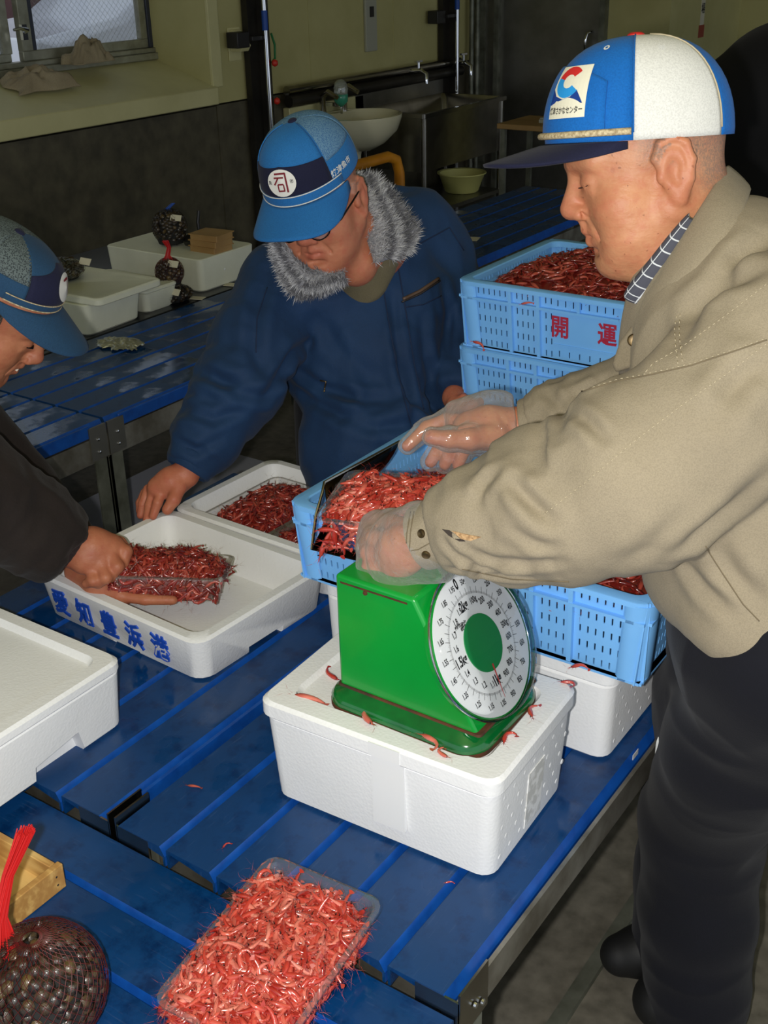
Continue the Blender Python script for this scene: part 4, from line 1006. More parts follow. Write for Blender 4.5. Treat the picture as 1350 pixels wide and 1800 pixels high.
class Cap:
    """a baseball cap in its own frame: x right, y front, z up from the sweatband"""
    def __init__(s, c, B, a, bf, bb, h, parent, loc):
        s.c = np.asarray(c); s.B = B; s.a, s.bf, s.bb, s.h = a, bf, bb, h; s.par = parent; s.loc = np.asarray(loc)
    def pt(s, phi, th, o=0.):
        cy = math.cos(th); sy = math.sin(th); b_ = s.bf if math.cos(phi) > 0 else s.bb
        e = .78; rr = max(cy, 0)**e
        p = np.array([(s.a+o)*rr*math.sin(phi), (b_+o)*rr*math.cos(phi), (s.h+o)*sy**.92 if sy > 0 else s.h*sy*.5])
        return p
    def world(s, p): return s.c+s.B@np.asarray(p)-s.loc
    def panel(s, name, mat, p0, p1, t0=0., t1=math.pi/2, o=0., n=18, m=14, th=.0025):
        V = []; 
        t0f = t0 if callable(t0) else (lambda u: t0); t1f = t1 if callable(t1) else (lambda u: t1)
        for j in range(m+1):
            for i in range(n+1):
                u = i/n; phi = p0+(p1-p0)*u; t = t0f(phi)+(t1f(phi)-t0f(phi))*j/m; V.append(s.world(s.pt(phi, t, o)))
        F = [(j*(n+1)+i, j*(n+1)+i+1, (j+1)*(n+1)+i+1, (j+1)*(n+1)+i) for j in range(m) for i in range(n)]
        q = MB(); q.add(V, F); return q.build(name, mat, s.par, smooth=180, solid=th)
    def strip(s, name, mat, path, r, o=.001, n=6):
        q = MB(); q.tube([s.world(s.pt(p, t, o)) for p, t in path], r, n); return q.build(name, mat, s.par, smooth=180)
    def brim(s, name, mat, half, L, droop, curve, th=.004, z0=0., n=30, m=10, flare=.10):
        V = []
        for j in range(m+1):
            for i in range(n+1):
                u = i/n*2-1; phi = u*half; p = s.pt(phi, 0); t = j/m
                ext = L*(1-abs(u)**2.6)**.62 if abs(u) < 1 else 0
                y = p[1]+ext*t; x = p[0]*(1+flare*t*(1-abs(u)**3))
                V.append(s.world((x, y, z0-droop*t*ext/L-curve*(x/s.a)**2*(.08+.92*t))))
        F = [(j*(n+1)+i, j*(n+1)+i+1, (j+1)*(n+1)+i+1, (j+1)*(n+1)+i) for j in range(m) for i in range(n)]
        q = MB(); q.add(V, F); return q.build(name, mat, s.par, smooth=180, solid=th)
    def button(s, mat, r=.008):
        q = MB(); q.lathe([(.0005, -.002), (r, -.002), (r, .002), (r*.7, .0045), (.0005, .005)], 18, 0, s.world(s.pt(0, math.pi/2)), s.B); return q.build('top_button', mat, s.par, smooth=50)
    def decal(s, name, mat, v, f, phi, th, size, o=.003, par=None):
        """flat print laid on the crown"""
        V = []
        for x, y, z in v:
            pp = phi-x*size/s.a; tt = th+y*size/(s.h*.95); V.append(s.world(s.pt(pp, tt, o+z)))
        q = MB(); q.add(V, f); return q.build(name, mat, par or s.par)
def gridpoly(w, h, n=10):
    V = [(-w/2+w*i/n, -h/2+h*j/n, 0) for j in range(n+1) for i in range(n+1)]; return V, [(j*(n+1)+i, j*(n+1)+i+1, (j+1)*(n+1)+i+1, (j+1)*(n+1)+i) for j in range(n) for i in range(n)]
def ringpoly(r0, r1, a0, a1, n=18, cx=0, cy=0, sx=1.):
    V = []
    for k in range(n+1):
        a = math.radians(a0+(a1-a0)*k/n)
        V += [(cx+r0*math.cos(a)*sx, cy+r0*math.sin(a), 0), (cx+r1*math.cos(a)*sx, cy+r1*math.sin(a), 0)]
    return V, [(2*k, 2*k+1, 2*k+3, 2*k+2) for k in range(n)]
def crease(V, F, lines, dr):
    """presses creases with raised lips into a cloth surface along drawn lines: (points, depth, width)"""
    D = np.zeros(len(V)); N = normals(V, F)
    for pts, amp, w in lines:
        L = [p for p, n in dr.line(pts, 8.)]
        if len(L) < 2: continue
        P = np.array(L); m = np.nonzero(((V > P.min(0)-5*w) & (V < P.max(0)+5*w)).all(1))[0]; best = np.full(len(m), 9.); tt = np.zeros(len(m))
        for i, (a, b_) in enumerate(zip(P[:-1], P[1:])):
            ba = b_-a; t = np.clip((V[m]-a)@ba/(ba@ba+1e-12), 0, 1); d = np.linalg.norm(V[m]-a-t[:, None]*ba, axis=1); q = d < best; best[q] = d[q]; tt[q] = (i+t[q])/(len(P)-1)
        fade = np.sin(np.pi*np.clip(tt*.9+.05, 0, 1))**.6
        D[m] += fade*amp*(-np.exp(-(best/w)**2)+.75*np.exp(-((best-2.0*w)/(1.1*w))**2))
    return V+N*D[:, None]
class Drape:
    """finds points on a finished cloth surface as seen along a survey line"""
    def __init__(s, V, F): s.t = BVHTree.FromPolygons([tuple(p) for p in V], [tuple(int(i) for i in q) for q in F])
    def hit(s, x, y):
        r = CF+CR*(x-675)/FPX-CU*(y-900)/FPX; p, n, i, d = s.t.ray_cast(Vector(CC), Vector(r).normalized(), 9.)
        if p is None: return None, None
        p, n = np.array(p), np.array(n); return p, (n if n@r < 0 else -n)
    def line(s, pts, step=6.):
        out = []
        for (x0, y0), (x1, y1) in zip(pts[:-1], pts[1:]):
            k = max(1, int(math.hypot(x1-x0, y1-y0)/step))
            for i in range(k): out.append((x0+(x1-x0)*i/k, y0+(y1-y0)*i/k))
        out.append(pts[-1]); r = [s.hit(*p) for p in out]; return [(p, n) for p, n in r if p is not None]
def stitches(name, dr, pts, mat, parent, loc, w=.0006, dash=True, step=5., o=.0006):
    q = MB(); L = dr.line(pts, step); loc = np.asarray(loc)
    if dash:
        for i in range(0, len(L)-1, 2):
            (p, n), (p2, n2) = L[i], L[i+1]
            if np.linalg.norm(p2-p) < .03: q.tube([p+n*o-loc, (p+p2)/2+n*(o+w*.6)-loc, p2+n2*o-loc], w, 4)
    else:
        run = []
        for p, n in L+[(None, None)]:
            if p is None or (run and np.linalg.norm(p-run[-1]-loc) > .05):
                if len(run) > 1: q.tube(run, w, 5); q.build(name, mat, parent, smooth=180)
                q = MB(); run = []
            if p is not None: run.append(p+n*o-loc)
    return q.build(name, mat, parent, smooth=180) if q.v else None
def snap(dr, x, y, r, mat, parent, loc, name='button'):
    p, n = dr.hit(x, y)
    q = MB(); q.lathe([(.0003, 0), (r, 0), (r, .0015), (r*.8, .003), (r*.55, .0025), (.0003, .002)], 16, 0, p-np.asarray(loc), frame(np.cross(n, (.1, .3, .9)), np.cross(n, np.cross(n, (.1, .3, .9))))@np.diag([1, 1, 1.]))
    q2 = q.build(name, mat, parent, smooth=40)
    return q2

# ================================================================ person in the khaki jacket
GLV = None
def gloves():
    s = NT('glove_film'); s.t.nodes.remove(s.b)
    tr = s.n('BsdfTransparent'); tr.inputs[0].default_value = (.97, .96, .95, 1); df = s.n('BsdfDiffuse'); df.inputs[0].default_value = (.80, .80, .79, 1); tl = s.n('BsdfTranslucent'); tl.inputs[0].default_value = (.8, .8, .78, 1)
    gl = s.n('BsdfGlossy', Roughness=.12); lw = s.n('LayerWeight', Blend=.45); n = s.noise(30, 5)
    bp = s.n('Bump', Strength=.8, Distance=.006); s.l(n, bp.inputs['Height'])
    for x in (gl, lw): s.l(bp.outputs[0], x.inputs['Normal'])
    milk = s.math('MINIMUM', s.math('ADD', s.math('MULTIPLY', s.math('POWER', lw.outputs['Facing'], 1.6), .75), .12), .72)
    d2 = s.n('MixShader'); d2.inputs[0].default_value = .35; s.l(df.outputs[0], d2.inputs[1]); s.l(tl.outputs[0], d2.inputs[2])
    a = s.n('MixShader'); s.l(milk, a.inputs[0]); s.l(tr.outputs[0], a.inputs[1]); s.l(d2.outputs[0], a.inputs[2])
    b_ = s.n('MixShader'); b_.inputs[0].default_value = .07; s.l(a.outputs[0], b_.inputs[1]); s.l(gl.outputs[0], b_.inputs[2]); s.l(b_.outputs[0], s.out.inputs[0]); MATS['glove_film'] = s.m
gloves()
def person_one():
    loc = np.array([-.40, 1.50, 0.]); c = at(1145, 302, 1.49); B = basis(0, 13.4, -9)
    S = Solid(.0022); head(S, c, B, 1.04, 1.1)
    W_ = lambda *p: c+B@np.array(p)
    nb = at(1275, 475, 1.5)
    S.cap(W_(0, -.030, -.035), nb, .060, .062, .03); S.cap(W_(0, .030, -.085), at(1200, 480, 1.49), .030, .05, .03)
    hip = at(1365, 1060, 1.52)
    S.cap(nb, at(1330, 700, 1.5), .055, .03, .03)
    ns, ne, nw = PX((1375, 600, 1.35), (1125, 850, 1.40), (745, 950, 1.51)); fs, fe, fw = PX((1230, 580, 1.66), (1100, 725, 1.71), (912, 750, 1.755))
    S.cap(nb, ns, .05, .04, .03); S.chain([ns, ne, nw], [.035, .032, .026], .02); S.cap(nb, fs, .05, .04, .03); S.chain([fs, fe, fw], [.034, .032, .026], .02)
    knN, anN = at(1235, 1440, 1.86), at(1225, 1745, 2.03); knF, anF = at(1235, 1400, 2.0), at(1190, 1655, 2.13)
    # near hand, closed under the held pack
    hN = []
    palm = PX((730, 950, 1.523), (704, 964, 1.538), (690, 976, 1.548))
    S.chain(palm, [.027, .029, .024], .014); S.cap(*PX((716, 982, 1.53), (700, 1000, 1.54)), .020, .017, .014)
    near_f = [PX((690, 952, 1.552), (657, 946, 1.567), (646, 925, 1.62)), PX((684, 973, 1.549), (648, 972, 1.560), (641, 950, 1.61)), PX((686, 994, 1.546), (650, 998, 1.556), (644, 978, 1.60)), PX((696, 1012, 1.544), (663, 1020, 1.555), (656, 1001, 1.595))]
    for fpts, r in zip(near_f, (.0108, .0112, .0108, .0098)): S.chain(fpts, [r*1.08, r, r*.88], .0035)
    S.chain(PX((715, 930, 1.535), (690, 920, 1.57), (664, 912, 1.61)), [.014, .0115, .0095], .006)
    # far hand, open over the pack
    palm = PX((905, 750, 1.755), (860, 752, 1.755), (828, 755, 1.76))
    S.chain(palm, [.027, .031, .029], .016, ((CF[0], CF[1], CF[2]), 1.15))
    far_f = [(PX((835, 742, 1.775), (785, 738, 1.79), (750, 752, 1.80), (716, 784, 1.80)), .0105), (PX((815, 765, 1.765), (778, 778, 1.775), (757, 812, 1.785)), .0108), (PX((828, 770, 1.76), (795, 785, 1.765), (782, 816, 1.775)), .0108), (PX((838, 775, 1.755), (816, 790, 1.757), (805, 818, 1.765)), .0100)]
    for fpts, r in far_f: S.chain(fpts, [r*1.15]+[r]*(len(fpts)-2)+[r*.85], .004)
    thumb = PX((872, 765, 1.735), (825, 772, 1.715), (790, 772, 1.71), (758, 768, 1.712)); S.chain(thumb, [.020, .0155, .0125, .0115], .006)
    V, F = S.mesh(); V = relax(V, F, 1, .4); t = head_tone(V, c, B, .75)
    for tip in [f[-1] for f in near_f]+[f[0][-1] for f in far_f]+[thumb[-1]]: t[:, 0] = np.maximum(t[:, 0], np.exp(-((V-tip)**2).sum(1)/.014**2)*.8)
    body = skin_obj('person', V, F, 'skin_elder', None, loc, t)
    tag(body, 'man in khaki jacket and blue and white cap holding a shrimp pack over the scale', 'person')
    M('lash', (70, 44, 34), .7)
    q = MB(); q.tube([W_(-.018, .0955, .0042)-loc, W_(-.030, .0945, .0046)-loc, W_(-.045, .0868, .0060)-loc], [.0006, .0011, .0005], 6); q.build('eyelashes', 'lash', body, smooth=60)
    q = MB(); q.tube([W_(-.012, .1005, .036)-loc, W_(-.030, .0975, .0395)-loc, W_(-.047, .086, .036)-loc], [.001, .0018, .0008], 6); q.build('eyebrow', 'lash', body, smooth=60)
    # ---- jacket
    J = Solid(.0042); bk = np.array([CR[0], CR[1], 0])/math.hypot(CR[0], CR[1]); lt = np.array([-CF[0], -CF[1], 0])/math.hypot(CF[0], CF[1])
    RB = np.stack([bk, lt, np.array([0, 0, 1.])], 1)
    for (x, y, d), r, k in (((1292, 560, 1.5), (.135, .165, .14), .06), ((1302, 700, 1.5), (.140, .175, .17), .06), ((1325, 880, 1.5), (.148, .185, .18), .06), ((1352, 1030, 1.51), (.142, .185, .085), .05)): J.ell(at(x, y, d), r, k, RB)
    J.ell(at(1290, 480, 1.5), (.10, .13, .075), .05, RB)
    J.ell(at(1350, 1148, 1.52), (.30, .30, .022), .012, RB, True)
    sl = PX((1400, 590, 1.345), (1262, 742, 1.36), (1120, 838, 1.395), (1005, 884, 1.425), (948, 886, 1.438), (906, 934, 1.452), (860, 912, 1.463), (808, 925, 1.483), (775, 935, 1.494)); sr = [.098, .105, .113, .095, .087, .0625, .0705, .056, .048]
    J.chain(sl, sr, .012)
    fl = PX((1240, 570, 1.64), (1170, 690, 1.69), (1060, 728, 1.725), (990, 735, 1.742), (935, 746, 1.752)); fr = [.09, .078, .065, .053, .043]
    J.chain(fl, fr, .02)
    J.trim(at(778, 934, 1.493), sl[-1]-sl[-2], .08); J.trim(at(930, 747, 1.753), fl[-1]-fl[-2], .07)
    V, F = J.mesh(); V = relax(V, F, 2); N = normals(V, F)
    f, dist = axis_folds(V, N, sl, lambda s: .0026+.008*np.exp(-((s-.70)/.13)**2)+.005*np.exp(-((s-.93)/.08)**2)+.003*np.exp(-((s-.3)/.2)**2), 3, 15., 1.1)
    onarm = np.clip((.125-dist)/.02, 0, 1)
    f2, dist2 = axis_folds(V, N, fl, lambda s: .003+.004*np.exp(-((s-.85)/.15)**2), 8, 24., 1.2); on2 = np.clip((.08-dist2)/.02, 0, 1)
    T_ = V@np.stack([bk, lt, np.array([0, 0, 1.])], 1)
    ft = ridge(T_*[9, 7, 3.2]+vnoise(V*5, 4)[:, None]*.6, 5)*.0045
    V = V+N*(f*onarm+(1-onarm)*(f2*on2+(1-on2)*ft))[:, None]+N*(vnoise(V*55, 2)*.0005)[:, None]
    V = relax(V, F, 1, .5)
    V = crease(V, F, [([(902, 846), (918, 868), (940, 890), (968, 915)], .008, .008), ([(872, 832), (850, 850), (840, 880)], .006, .008), ([(1005, 722), (1035, 742), (1062, 772)], .006, .007),
        ([(780, 950), (800, 975), (835, 992), (880, 1002)], .006, .006), ([(812, 962), (870, 985), (930, 990), (985, 985)], .005, .007), ([(905, 935), (940, 955), (980, 962)], .004, .007), ([(790, 1000), (850, 1008), (930, 1016)], .005, .006),
        ([(1348, 470), (1280, 500), (1225, 545), (1195, 600)], .008, .014), ([(1348, 420), (1300, 455), (1262, 500)], .006, .012), ([(1350, 640), (1310, 660), (1282, 690), (1262, 730)], .007, .013), ([(1200, 985), (1235, 1030), (1290, 1075)], .006, .010),
        ([(1265, 965), (1290, 1010), (1335, 1060)], .006, .012), ([(1100, 990), (1150, 960), (1190, 920)], .005, .013), ([(1165, 985), (1215, 950), (1290, 890), (1348, 835)], .008, .012), ([(1062, 672), (1030, 688), (1000, 700)], .006, .008), ([(960, 690), (985, 712), (995, 745)], .005, .008)], Drape(V, F))
    V = relax(V, F, 1, .4); jk = skin_obj('jacket', V, F, 'khaki', body, loc); jk['label'] = 'khaki work jacket'
    D = Drape(V, F)
    for pts in ([(1348, 604), (1280, 655), (1200, 712), (1110, 780), (1030, 848), (955, 905)], [(1022, 688), (1085, 668), (1150, 655), (1215, 640), (1290, 615), (1348, 595)], [(1135, 655), (1148, 640), (1200, 610), (1270, 560), (1348, 500)], [(1190, 555), (1186, 580), (1188, 610), (1192, 640)], [(1196, 552), (1194, 580), (1196, 608), (1200, 636)]):
        stitches('seam', D, pts, 'thread', jk, loc, .0005)
    for pts in ([(1018, 690), (1085, 671), (1150, 658), (1215, 643), (1290, 618), (1348, 598)], [(1240, 960), (1270, 1008), (1306, 1062), (1335, 1092)], [(812, 1000), (900, 1018), (1000, 1022)]):
        stitches('seam', D, pts, 'dark_thread', jk, loc, .0008, False)
    # cuff of the near sleeve, with its split, and of the far sleeve
    def cuff(p, q_, r0, r1, seed, name='cuff'):
        K = MB(); ax = q_-p; L = np.linalg.norm(ax); fr_ = frame(np.cross(ax, (0, 0, 1)), np.cross(ax, np.cross(ax, (0, 0, 1)))); rings = []
        for t, r in ((-.05, r0*.92), (0, r0*.99), (.02, r0+.0015), (.3, r0+.0022), (.5, (r0+r1)/2+.0018), (.93, r1+.0022), (1.0, r1+.001), (1.01, r1-.003), (.6, r1-.004)):
            rings.append([tuple(p+ax*t+fr_[:, 0]*(r*math.cos(a)*(1+.06*math.sin(2*a+seed)+.015*math.sin(7*a)))+fr_[:, 1]*(r*.96*math.sin(a)*(1+.02*math.sin(5*a+seed)))-loc) for a in (2*math.pi*k/40 for k in range(40))])
        K.loft(rings, False, False); o = K.build(name, 'khaki', jk, smooth=60); return o
    cN = cuff(at(792, 929, 1.489), at(737, 948, 1.507), .0475, .0425, .5); cF = cuff(at(952, 743, 1.75), at(917, 749, 1.757), .045, .0385, 1.5)
    dg = bpy.context.evaluated_depsgraph_get(); me = cN.data; DV = np.array([tuple(v.co) for v in me.vertices])+loc; D2 = Drape(DV, [tuple(p.vertices) for p in me.polygons])
    for x, y in ((741, 938), (749, 975)):
        if D2.hit(x, y)[0] is not None: snap(D2, x, y, .0058, 'metal_snap', jk, loc)
    for pts in ([(722, 900), (716, 935), (714, 965)], [(728, 900), (722, 935), (720, 968), (735, 966), (755, 955)], [(768, 905), (772, 950), (785, 990)]): stitches('seam', D2, pts, 'dark_thread', jk, loc, .0007, False)
    # dark slit behind the cuff with its fleece lining
    M('fleece', (206, 170, 124), .9, c2=(150, 116, 80), nscale=220, bump=(300, .6, .003)); M('slit', (58, 50, 44), .9)
    def patch(name, mat, poly, o, par=jk, dr=D):
        P = [dr.hit(*p) for p in poly]; P = [(p, n) for p, n in P if p is not None]
        if len(P) < 3: return None
        q = MB(); n_ = len(P); a = [tuple(p+n*o-loc) for p, n in P]; b_ = [tuple(p-n*.002-loc) for p, n in P]
        q.add(a+b_, [tuple(range(n_))]+[(i, i+n_, (i+1) % n_+n_, (i+1) % n_) for i in range(n_)]); return q.build(name, mat, par, smooth=60)
    patch('cuff_slit', 'slit', [(778, 930), (790, 932), (808, 945), (818, 951), (808, 951), (790, 942)], .0012); patch('fleece_lining', 'fleece', [(795, 933), (820, 939), (846, 944), (828, 950), (812, 947)], .0018)
    # front placket flap with its snap, below the collar
    q = MB(); pl = [(1124, 545, 1.475), (1112, 570, 1.47), (1090, 600, 1.47), (1076, 640, 1.475), (1082, 655, 1.475), (1112, 645, 1.465), (1150, 600, 1.452), (1166, 570, 1.452)]
    a = [tuple(at(*p)-loc) for p in pl]; b_ = [tuple(at(p[0], p[1], p[2]+.07)-loc) for p in pl]; n_ = len(pl)
    q.add(a+b_, [tuple(range(n_)), tuple(range(2*n_-1, n_-1, -1))]+[(i, i+n_, (i+1) % n_+n_, (i+1) % n_) for i in range(n_)]); fp = q.build('front_placket', 'khaki_dark', jk, bevel=.004)
    q = MB(); pc = at(1114, 598, 1.464); r_ = pc-CC; r_ /= np.linalg.norm(r_); q.lathe([(.0003, 0), (.0082, 0), (.0082, .002), (.0065, .0035), (.0045, .003), (.0003, .0028)], 18, 0, pc-loc, frame(np.cross(-r_, (0, 0, 1)), np.cross(-r_, np.cross(-r_, (0, 0, 1))))); q.build('button', 'metal_snap', jk, smooth=40)
    # folded collar: a thick band around the neck, near side and far side
    def band(name, mat, rows, th, par):
        """rows: (inner edge point, outer edge point) pairs along the band"""
        V_ = []; m = 6
        for (a, b_) in rows:
            a, b_ = np.asarray(a), np.asarray(b_); o_ = (a+b_)/2-nb; o_[2] = 0; o_ /= np.linalg.norm(o_)+1e-9
            for k in range(m+1): t = k/m; V_.append(tuple(a+(b_-a)*t+o_*.012*math.sin(math.pi*t)-loc))
        F_ = [(i*(m+1)+k, i*(m+1)+k+1, (i+1)*(m+1)+k+1, (i+1)*(m+1)+k) for i in range(len(rows)-1) for k in range(m)]
        q = MB(); q.add(V_, F_); return q.build(name, mat, par, smooth=180, solid=th, sub=1)
    rows = [((1262, 330, 1.60), (1300, 350, 1.63)), ((1284, 280, 1.52), (1322, 325, 1.53)), ((1266, 305, 1.455), (1318, 345, 1.43)), ((1240, 350, 1.425), (1300, 395, 1.385)), ((1205, 405, 1.42), (1270, 450, 1.365)), ((1165, 465, 1.435), (1228, 515, 1.375)), ((1132, 515, 1.455), (1190, 572, 1.405)), ((1122, 550, 1.47), (1158, 602, 1.435)), ((1118, 570, 1.478), (1140, 606, 1.45))]
    co = band('collar', 'khaki', [(at(*a), at(*b_)) for a, b_ in rows], .007, jk)
    rows2 = [((1262, 330, 1.60), (1290, 360, 1.63)), ((1225, 390, 1.62), (1240, 440, 1.66)), ((1170, 450, 1.58), (1180, 500, 1.62)), ((1135, 505, 1.53), (1140, 555, 1.57))]
    band('collar', 'khaki', [(at(*a), at(*b_)) for a, b_ in rows2], .007, jk)
    # checked shirt collar
    s = NT('check_shirt'); w1 = s.n('TexBrick', Scale=1.0); mp = s.co((1, 1, 1), (0, 0, 0)); sx = s.n('SeparateXYZ')
    s.l(s.tc.outputs['UV'], sx.inputs[0])
    g1 = s.math('LESS_THAN', s.math('FRACT', s.math('MULTIPLY', sx.outputs[0], 9.)), .10); g2 = s.math('LESS_THAN', s.math('FRACT', s.math('MULTIPLY', sx.outputs[1], 2.3)), .09)
    s.t.nodes.remove(w1); s.set(Base_Color=s.mix(s.math('MAXIMUM', g1, g2), lin((70, 72, 84)), lin((206, 210, 214))), Roughness=.8); MATS['check_shirt'] = s.m
    rows3 = [((1215, 370, 1.428), (1235, 385, 1.422)), ((1185, 402, 1.425), (1210, 420, 1.42)), ((1155, 440, 1.435), (1182, 462, 1.428)), ((1128, 475, 1.452), (1152, 500, 1.442)), ((1103, 505, 1.47), (1127, 530, 1.46)), ((1104, 512, 1.474), (1122, 536, 1.466))]
    sh = band('shirt_collar', 'check_shirt', [(at(*a), at(*b_)) for a, b_ in rows3], .003, body); sh['label'] = 'grey shirt collar with a white check'
    me = sh.data; uv = me.uv_layers.new(name='UVMap'); nr = len(rows3)
    for lp in me.loops: i, k = divmod(lp.vertex_index, 7); uv.data[lp.index].uv = (i/(nr-1), k/6)
    # ---- trousers and shoes
    TZ = Solid(.006); TZ.ell(at(1360, 1105, 1.52), (.135, .175, .13), .05, RB)
    hN, hF = hip+lt*.085, hip-lt*.085
    TZ.chain([hN, (hN+knN)/2, knN, (knN+anN)/2, anN], [.108, .102, .092, .09, .088], .03); TZ.chain([hF, (hF+knF)/2, knF, (knF+anF)/2, anF], [.105, .10, .09, .086, .082], .03)
    V, F = TZ.mesh(); V = relax(V, F, 2); N = normals(V, F); V = V+N*(ridge(V*[10, 10, 5], 9)*.005+ridge(V*[5, 5, 14], 12)*.004)[:, None]
    V = V[:, :]; tr = skin_obj('trousers', V, F, 'trouser_black', body, loc); tr['label'] = 'dark navy trousers'
    for an, kn, off in ((anN, knN, 0), (anF, knF, .02)):
        SH = Solid(.005); toe = np.array([an[0], an[1], .04])-bk*(.05+off*2.5); heel = np.array([an[0], an[1], .045])+bk*.05
        SH.chain([heel, np.array([an[0], an[1], .05])-bk*.06, toe], [.042, .045, .038], .02); V, F = SH.mesh(); V[:, 2] = np.maximum(V[:, 2], .004); skin_obj('shoe', V, F, 'black_rubber', body, loc)
    # ---- thin plastic gloves
    G = Solid(.0028)
    G.chain(PX((738, 946, 1.508), (706, 962, 1.538), (690, 978, 1.550)), [.0475, .039, .030], .03)
    for fpts in near_f: G.chain(fpts, [.0150, .0146, .0128], .009)
    G.chain(PX((716, 985, 1.53), (700, 1014, 1.54), (690, 1034, 1.55)), [.031, .022, .010], .03); G.chain(PX((715, 930, 1.535), (690, 920, 1.57), (664, 912, 1.61)), [.018, .015, .012], .02)
    G.chain(PX((745, 960, 1.51), (772, 985, 1.50)), [.040, .030], .02)
    G.trim(at(765, 950, 1.49), at(800, 925, 1.484)-at(738, 946, 1.508), .09)
    def glove(G, seed):
        V, F = G.mesh(); N = normals(V, F); V = V+N*(ridge(V*42+vnoise(V*20, seed)[:, None], seed)*.0016+vnoise(V*22, seed+2)*.0022)[:, None]; g = skin_obj('glove', V, F, 'glove_film', body, loc); g['label'] = 'thin clear plastic glove'; return g
    glove(G, 5)
    G = Solid(.0028); G.chain(PX((908, 750, 1.757), (862, 745, 1.757), (828, 748, 1.762)), [.040, .042, .036], .03); G.chain(PX((885, 775, 1.75), (900, 795, 1.75)), [.030, .016], .03); G.cap(*PX((800, 722, 1.78), (870, 722, 1.77)), .012, .014, .03)
    for fpts, r in far_f: G.chain(fpts, [r+.0045]*len(fpts), .008)
    G.chain(thumb, [.0245, .0195, .0165, .0150], .012); G.trim(at(908, 752, 1.757), at(952, 743, 1.75)-at(905, 750, 1.755), .09)
    glove(G, 8)
    # ---- cap
    C_ = Cap(W_(0, .011, .049), B@rotm(math.radians(11), 0, 0), .0885, .113, .121, .116, body, loc); pi = math.pi
    cap = bpy.data.objects.new('cap', None); COL.objects.link(cap); cap.parent = body; cap['label'] = 'blue and white baseball cap with a badge'; C_.par = cap
    ed = lambda p: -.10
    for n_, m_, a, b_ in (('front_panel', 'cap_blue', -1.42, 1.42), ('side_panel', 'cap_white', -2.45, -1.42), ('side_panel', 'cap_white', 1.42, 2.45), ('back_panel', 'cap_blue', 2.45, 2*pi-2.45)): C_.panel(n_, m_, a, b_, ed)
    C_.panel('front_bulge', 'cap_blue', -1.12, 1.12, lambda p: .02, lambda p: .78-.25*abs(p/1.12)**2.5, .0026)
    C_.button('red_button', .011)
    for p_ in (-1.42, 1.42, 2.45, -2.45): C_.strip('seam', 'thread' if abs(p_) > 2 else 'cap_blue', [(p_, .02+1.45*k/14) for k in range(15)], .0011, .0016)
    for p_, t_ in ((-.95, 1.0), (-1.85, .98), (.95, 1.0)):
        v, f = ringpoly(.0022, .0046, 0, 360, 20); C_.decal('eyelet', 'cap_white', v, f, p_, t_, 1., .0042)
    C_.brim('brim', 'cap_navy', 1.36, .080, .020, .010, .004, -.006)
    q = MB(); q.tube([C_.world(C_.pt(p, .03, .006)) for p in np.linspace(-1.40, 1.40, 44)], .0042, 8); q.build('braid', 'rope', cap, smooth=180)
    # printed badge on the front
    M('badge_white', (232, 228, 206), .5); M('badge_red', (206, 44, 44), .5); M('badge_sky', (40, 150, 222), .5); M('badge_blue', (18, 58, 136), .5)
    bd = cap
    ph, th = -.60, .46
    v, f = gridpoly(.052, .062); C_.decal('badge', 'badge_white', v, f, ph, th, 1., .0050, bd)
    v, f = ringpoly(.0085, .0195, 38, 165, 20, -.002, .010); C_.decal('red_arc', 'badge_red', v, f, ph, th, 1., .0056, bd)
    v, f = ringpoly(.0085, .0195, 165, 322, 22, -.002, .010); C_.decal('blue_arc', 'badge_sky', v, f, ph, th, 1., .0056, bd)
    C_.decal('navy_peak', 'badge_blue', [(-.0255, -.0165, 0), (.0225, -.0165, 0), (.0130, -.001, 0), (.006, -.0085, 0), (-.005, -.011, 0), (-.017, -.007, 0), (-.0255, .002, 0)], [(0, 1, 2, 3), (0, 3, 4), (0, 4, 5), (0, 5, 6)], ph, th, 1., .0056, bd)
    v, f = text_mesh('焼津さかなセンター', .0066, .00012); v = v*np.array([.80, 1.25, 0])+np.array([0, -.0235, 0]); C_.decal('lettering', 'ink', v, f, ph, th, 1., .0056, bd)
    return body
p1 = person_one()

# ================================================================ packs held in the hands, and the scoop
hx = np.array([math.cos(.30), math.sin(.30), .02]); Rh = frame(hx, np.cross((.04, -.05, 1.), hx)); PHW, PHD = .225, .150
Th = at(718, 880, 1.69)-Rh[:, 2]*.060
pack('clear_pack', 'clear pack of pink shrimp held in gloved hands above the scale', tuple(Th), Rh, PHW, PHD, .060)
heap('pink shrimp filling the pack held in gloved hands', Th, Rh, PHW-.012, PHD-.012, lump(dome(PHW-.012, PHD-.012, .050, .078), .012), 620, 31, side=150, scale=1.12, singles=115,
     slabel='pink shrimp on top of the pack held above the scale', sgroup='shrimp on the held pack', floor=.004, tilt=.3, dirn=.35)
for k, (px, py, pd, rz) in enumerate(((572, 955, 1.735, 1.25),)):
    one_shrimp(at(px, py, pd), rotm(1.2, 0, 0)@rotm(0, 0, rz), 'shrimp dangling from the corner of the steel scoop', 'loose shrimp', 0, 'shrimp_fresh', 1.35)
lx = np.array([CR[0], CR[1], -.055]); Rl = frame(lx, (-lx[1], lx[0], -.16)); Tl = at(296, 994, 2.12)-Rl[:, 2]*.052
pack('clear_pack', 'clear pack of dark red shrimp gripped over the lettered foam tray', tuple(Tl), Rl, .212, .125, .052)
heap('dark red shrimp in the pack gripped over the lettered tray', Tl, Rl, .198, .112, lump(dome(.20, .115, .046, .078), .014), 480, 41, 'shrimp_dark', floor=.004, tilt=.35, side=160)
M('scoop_steel', (58, 46, 38), .16, 1., c2=(40, 32, 28), nscale=6)
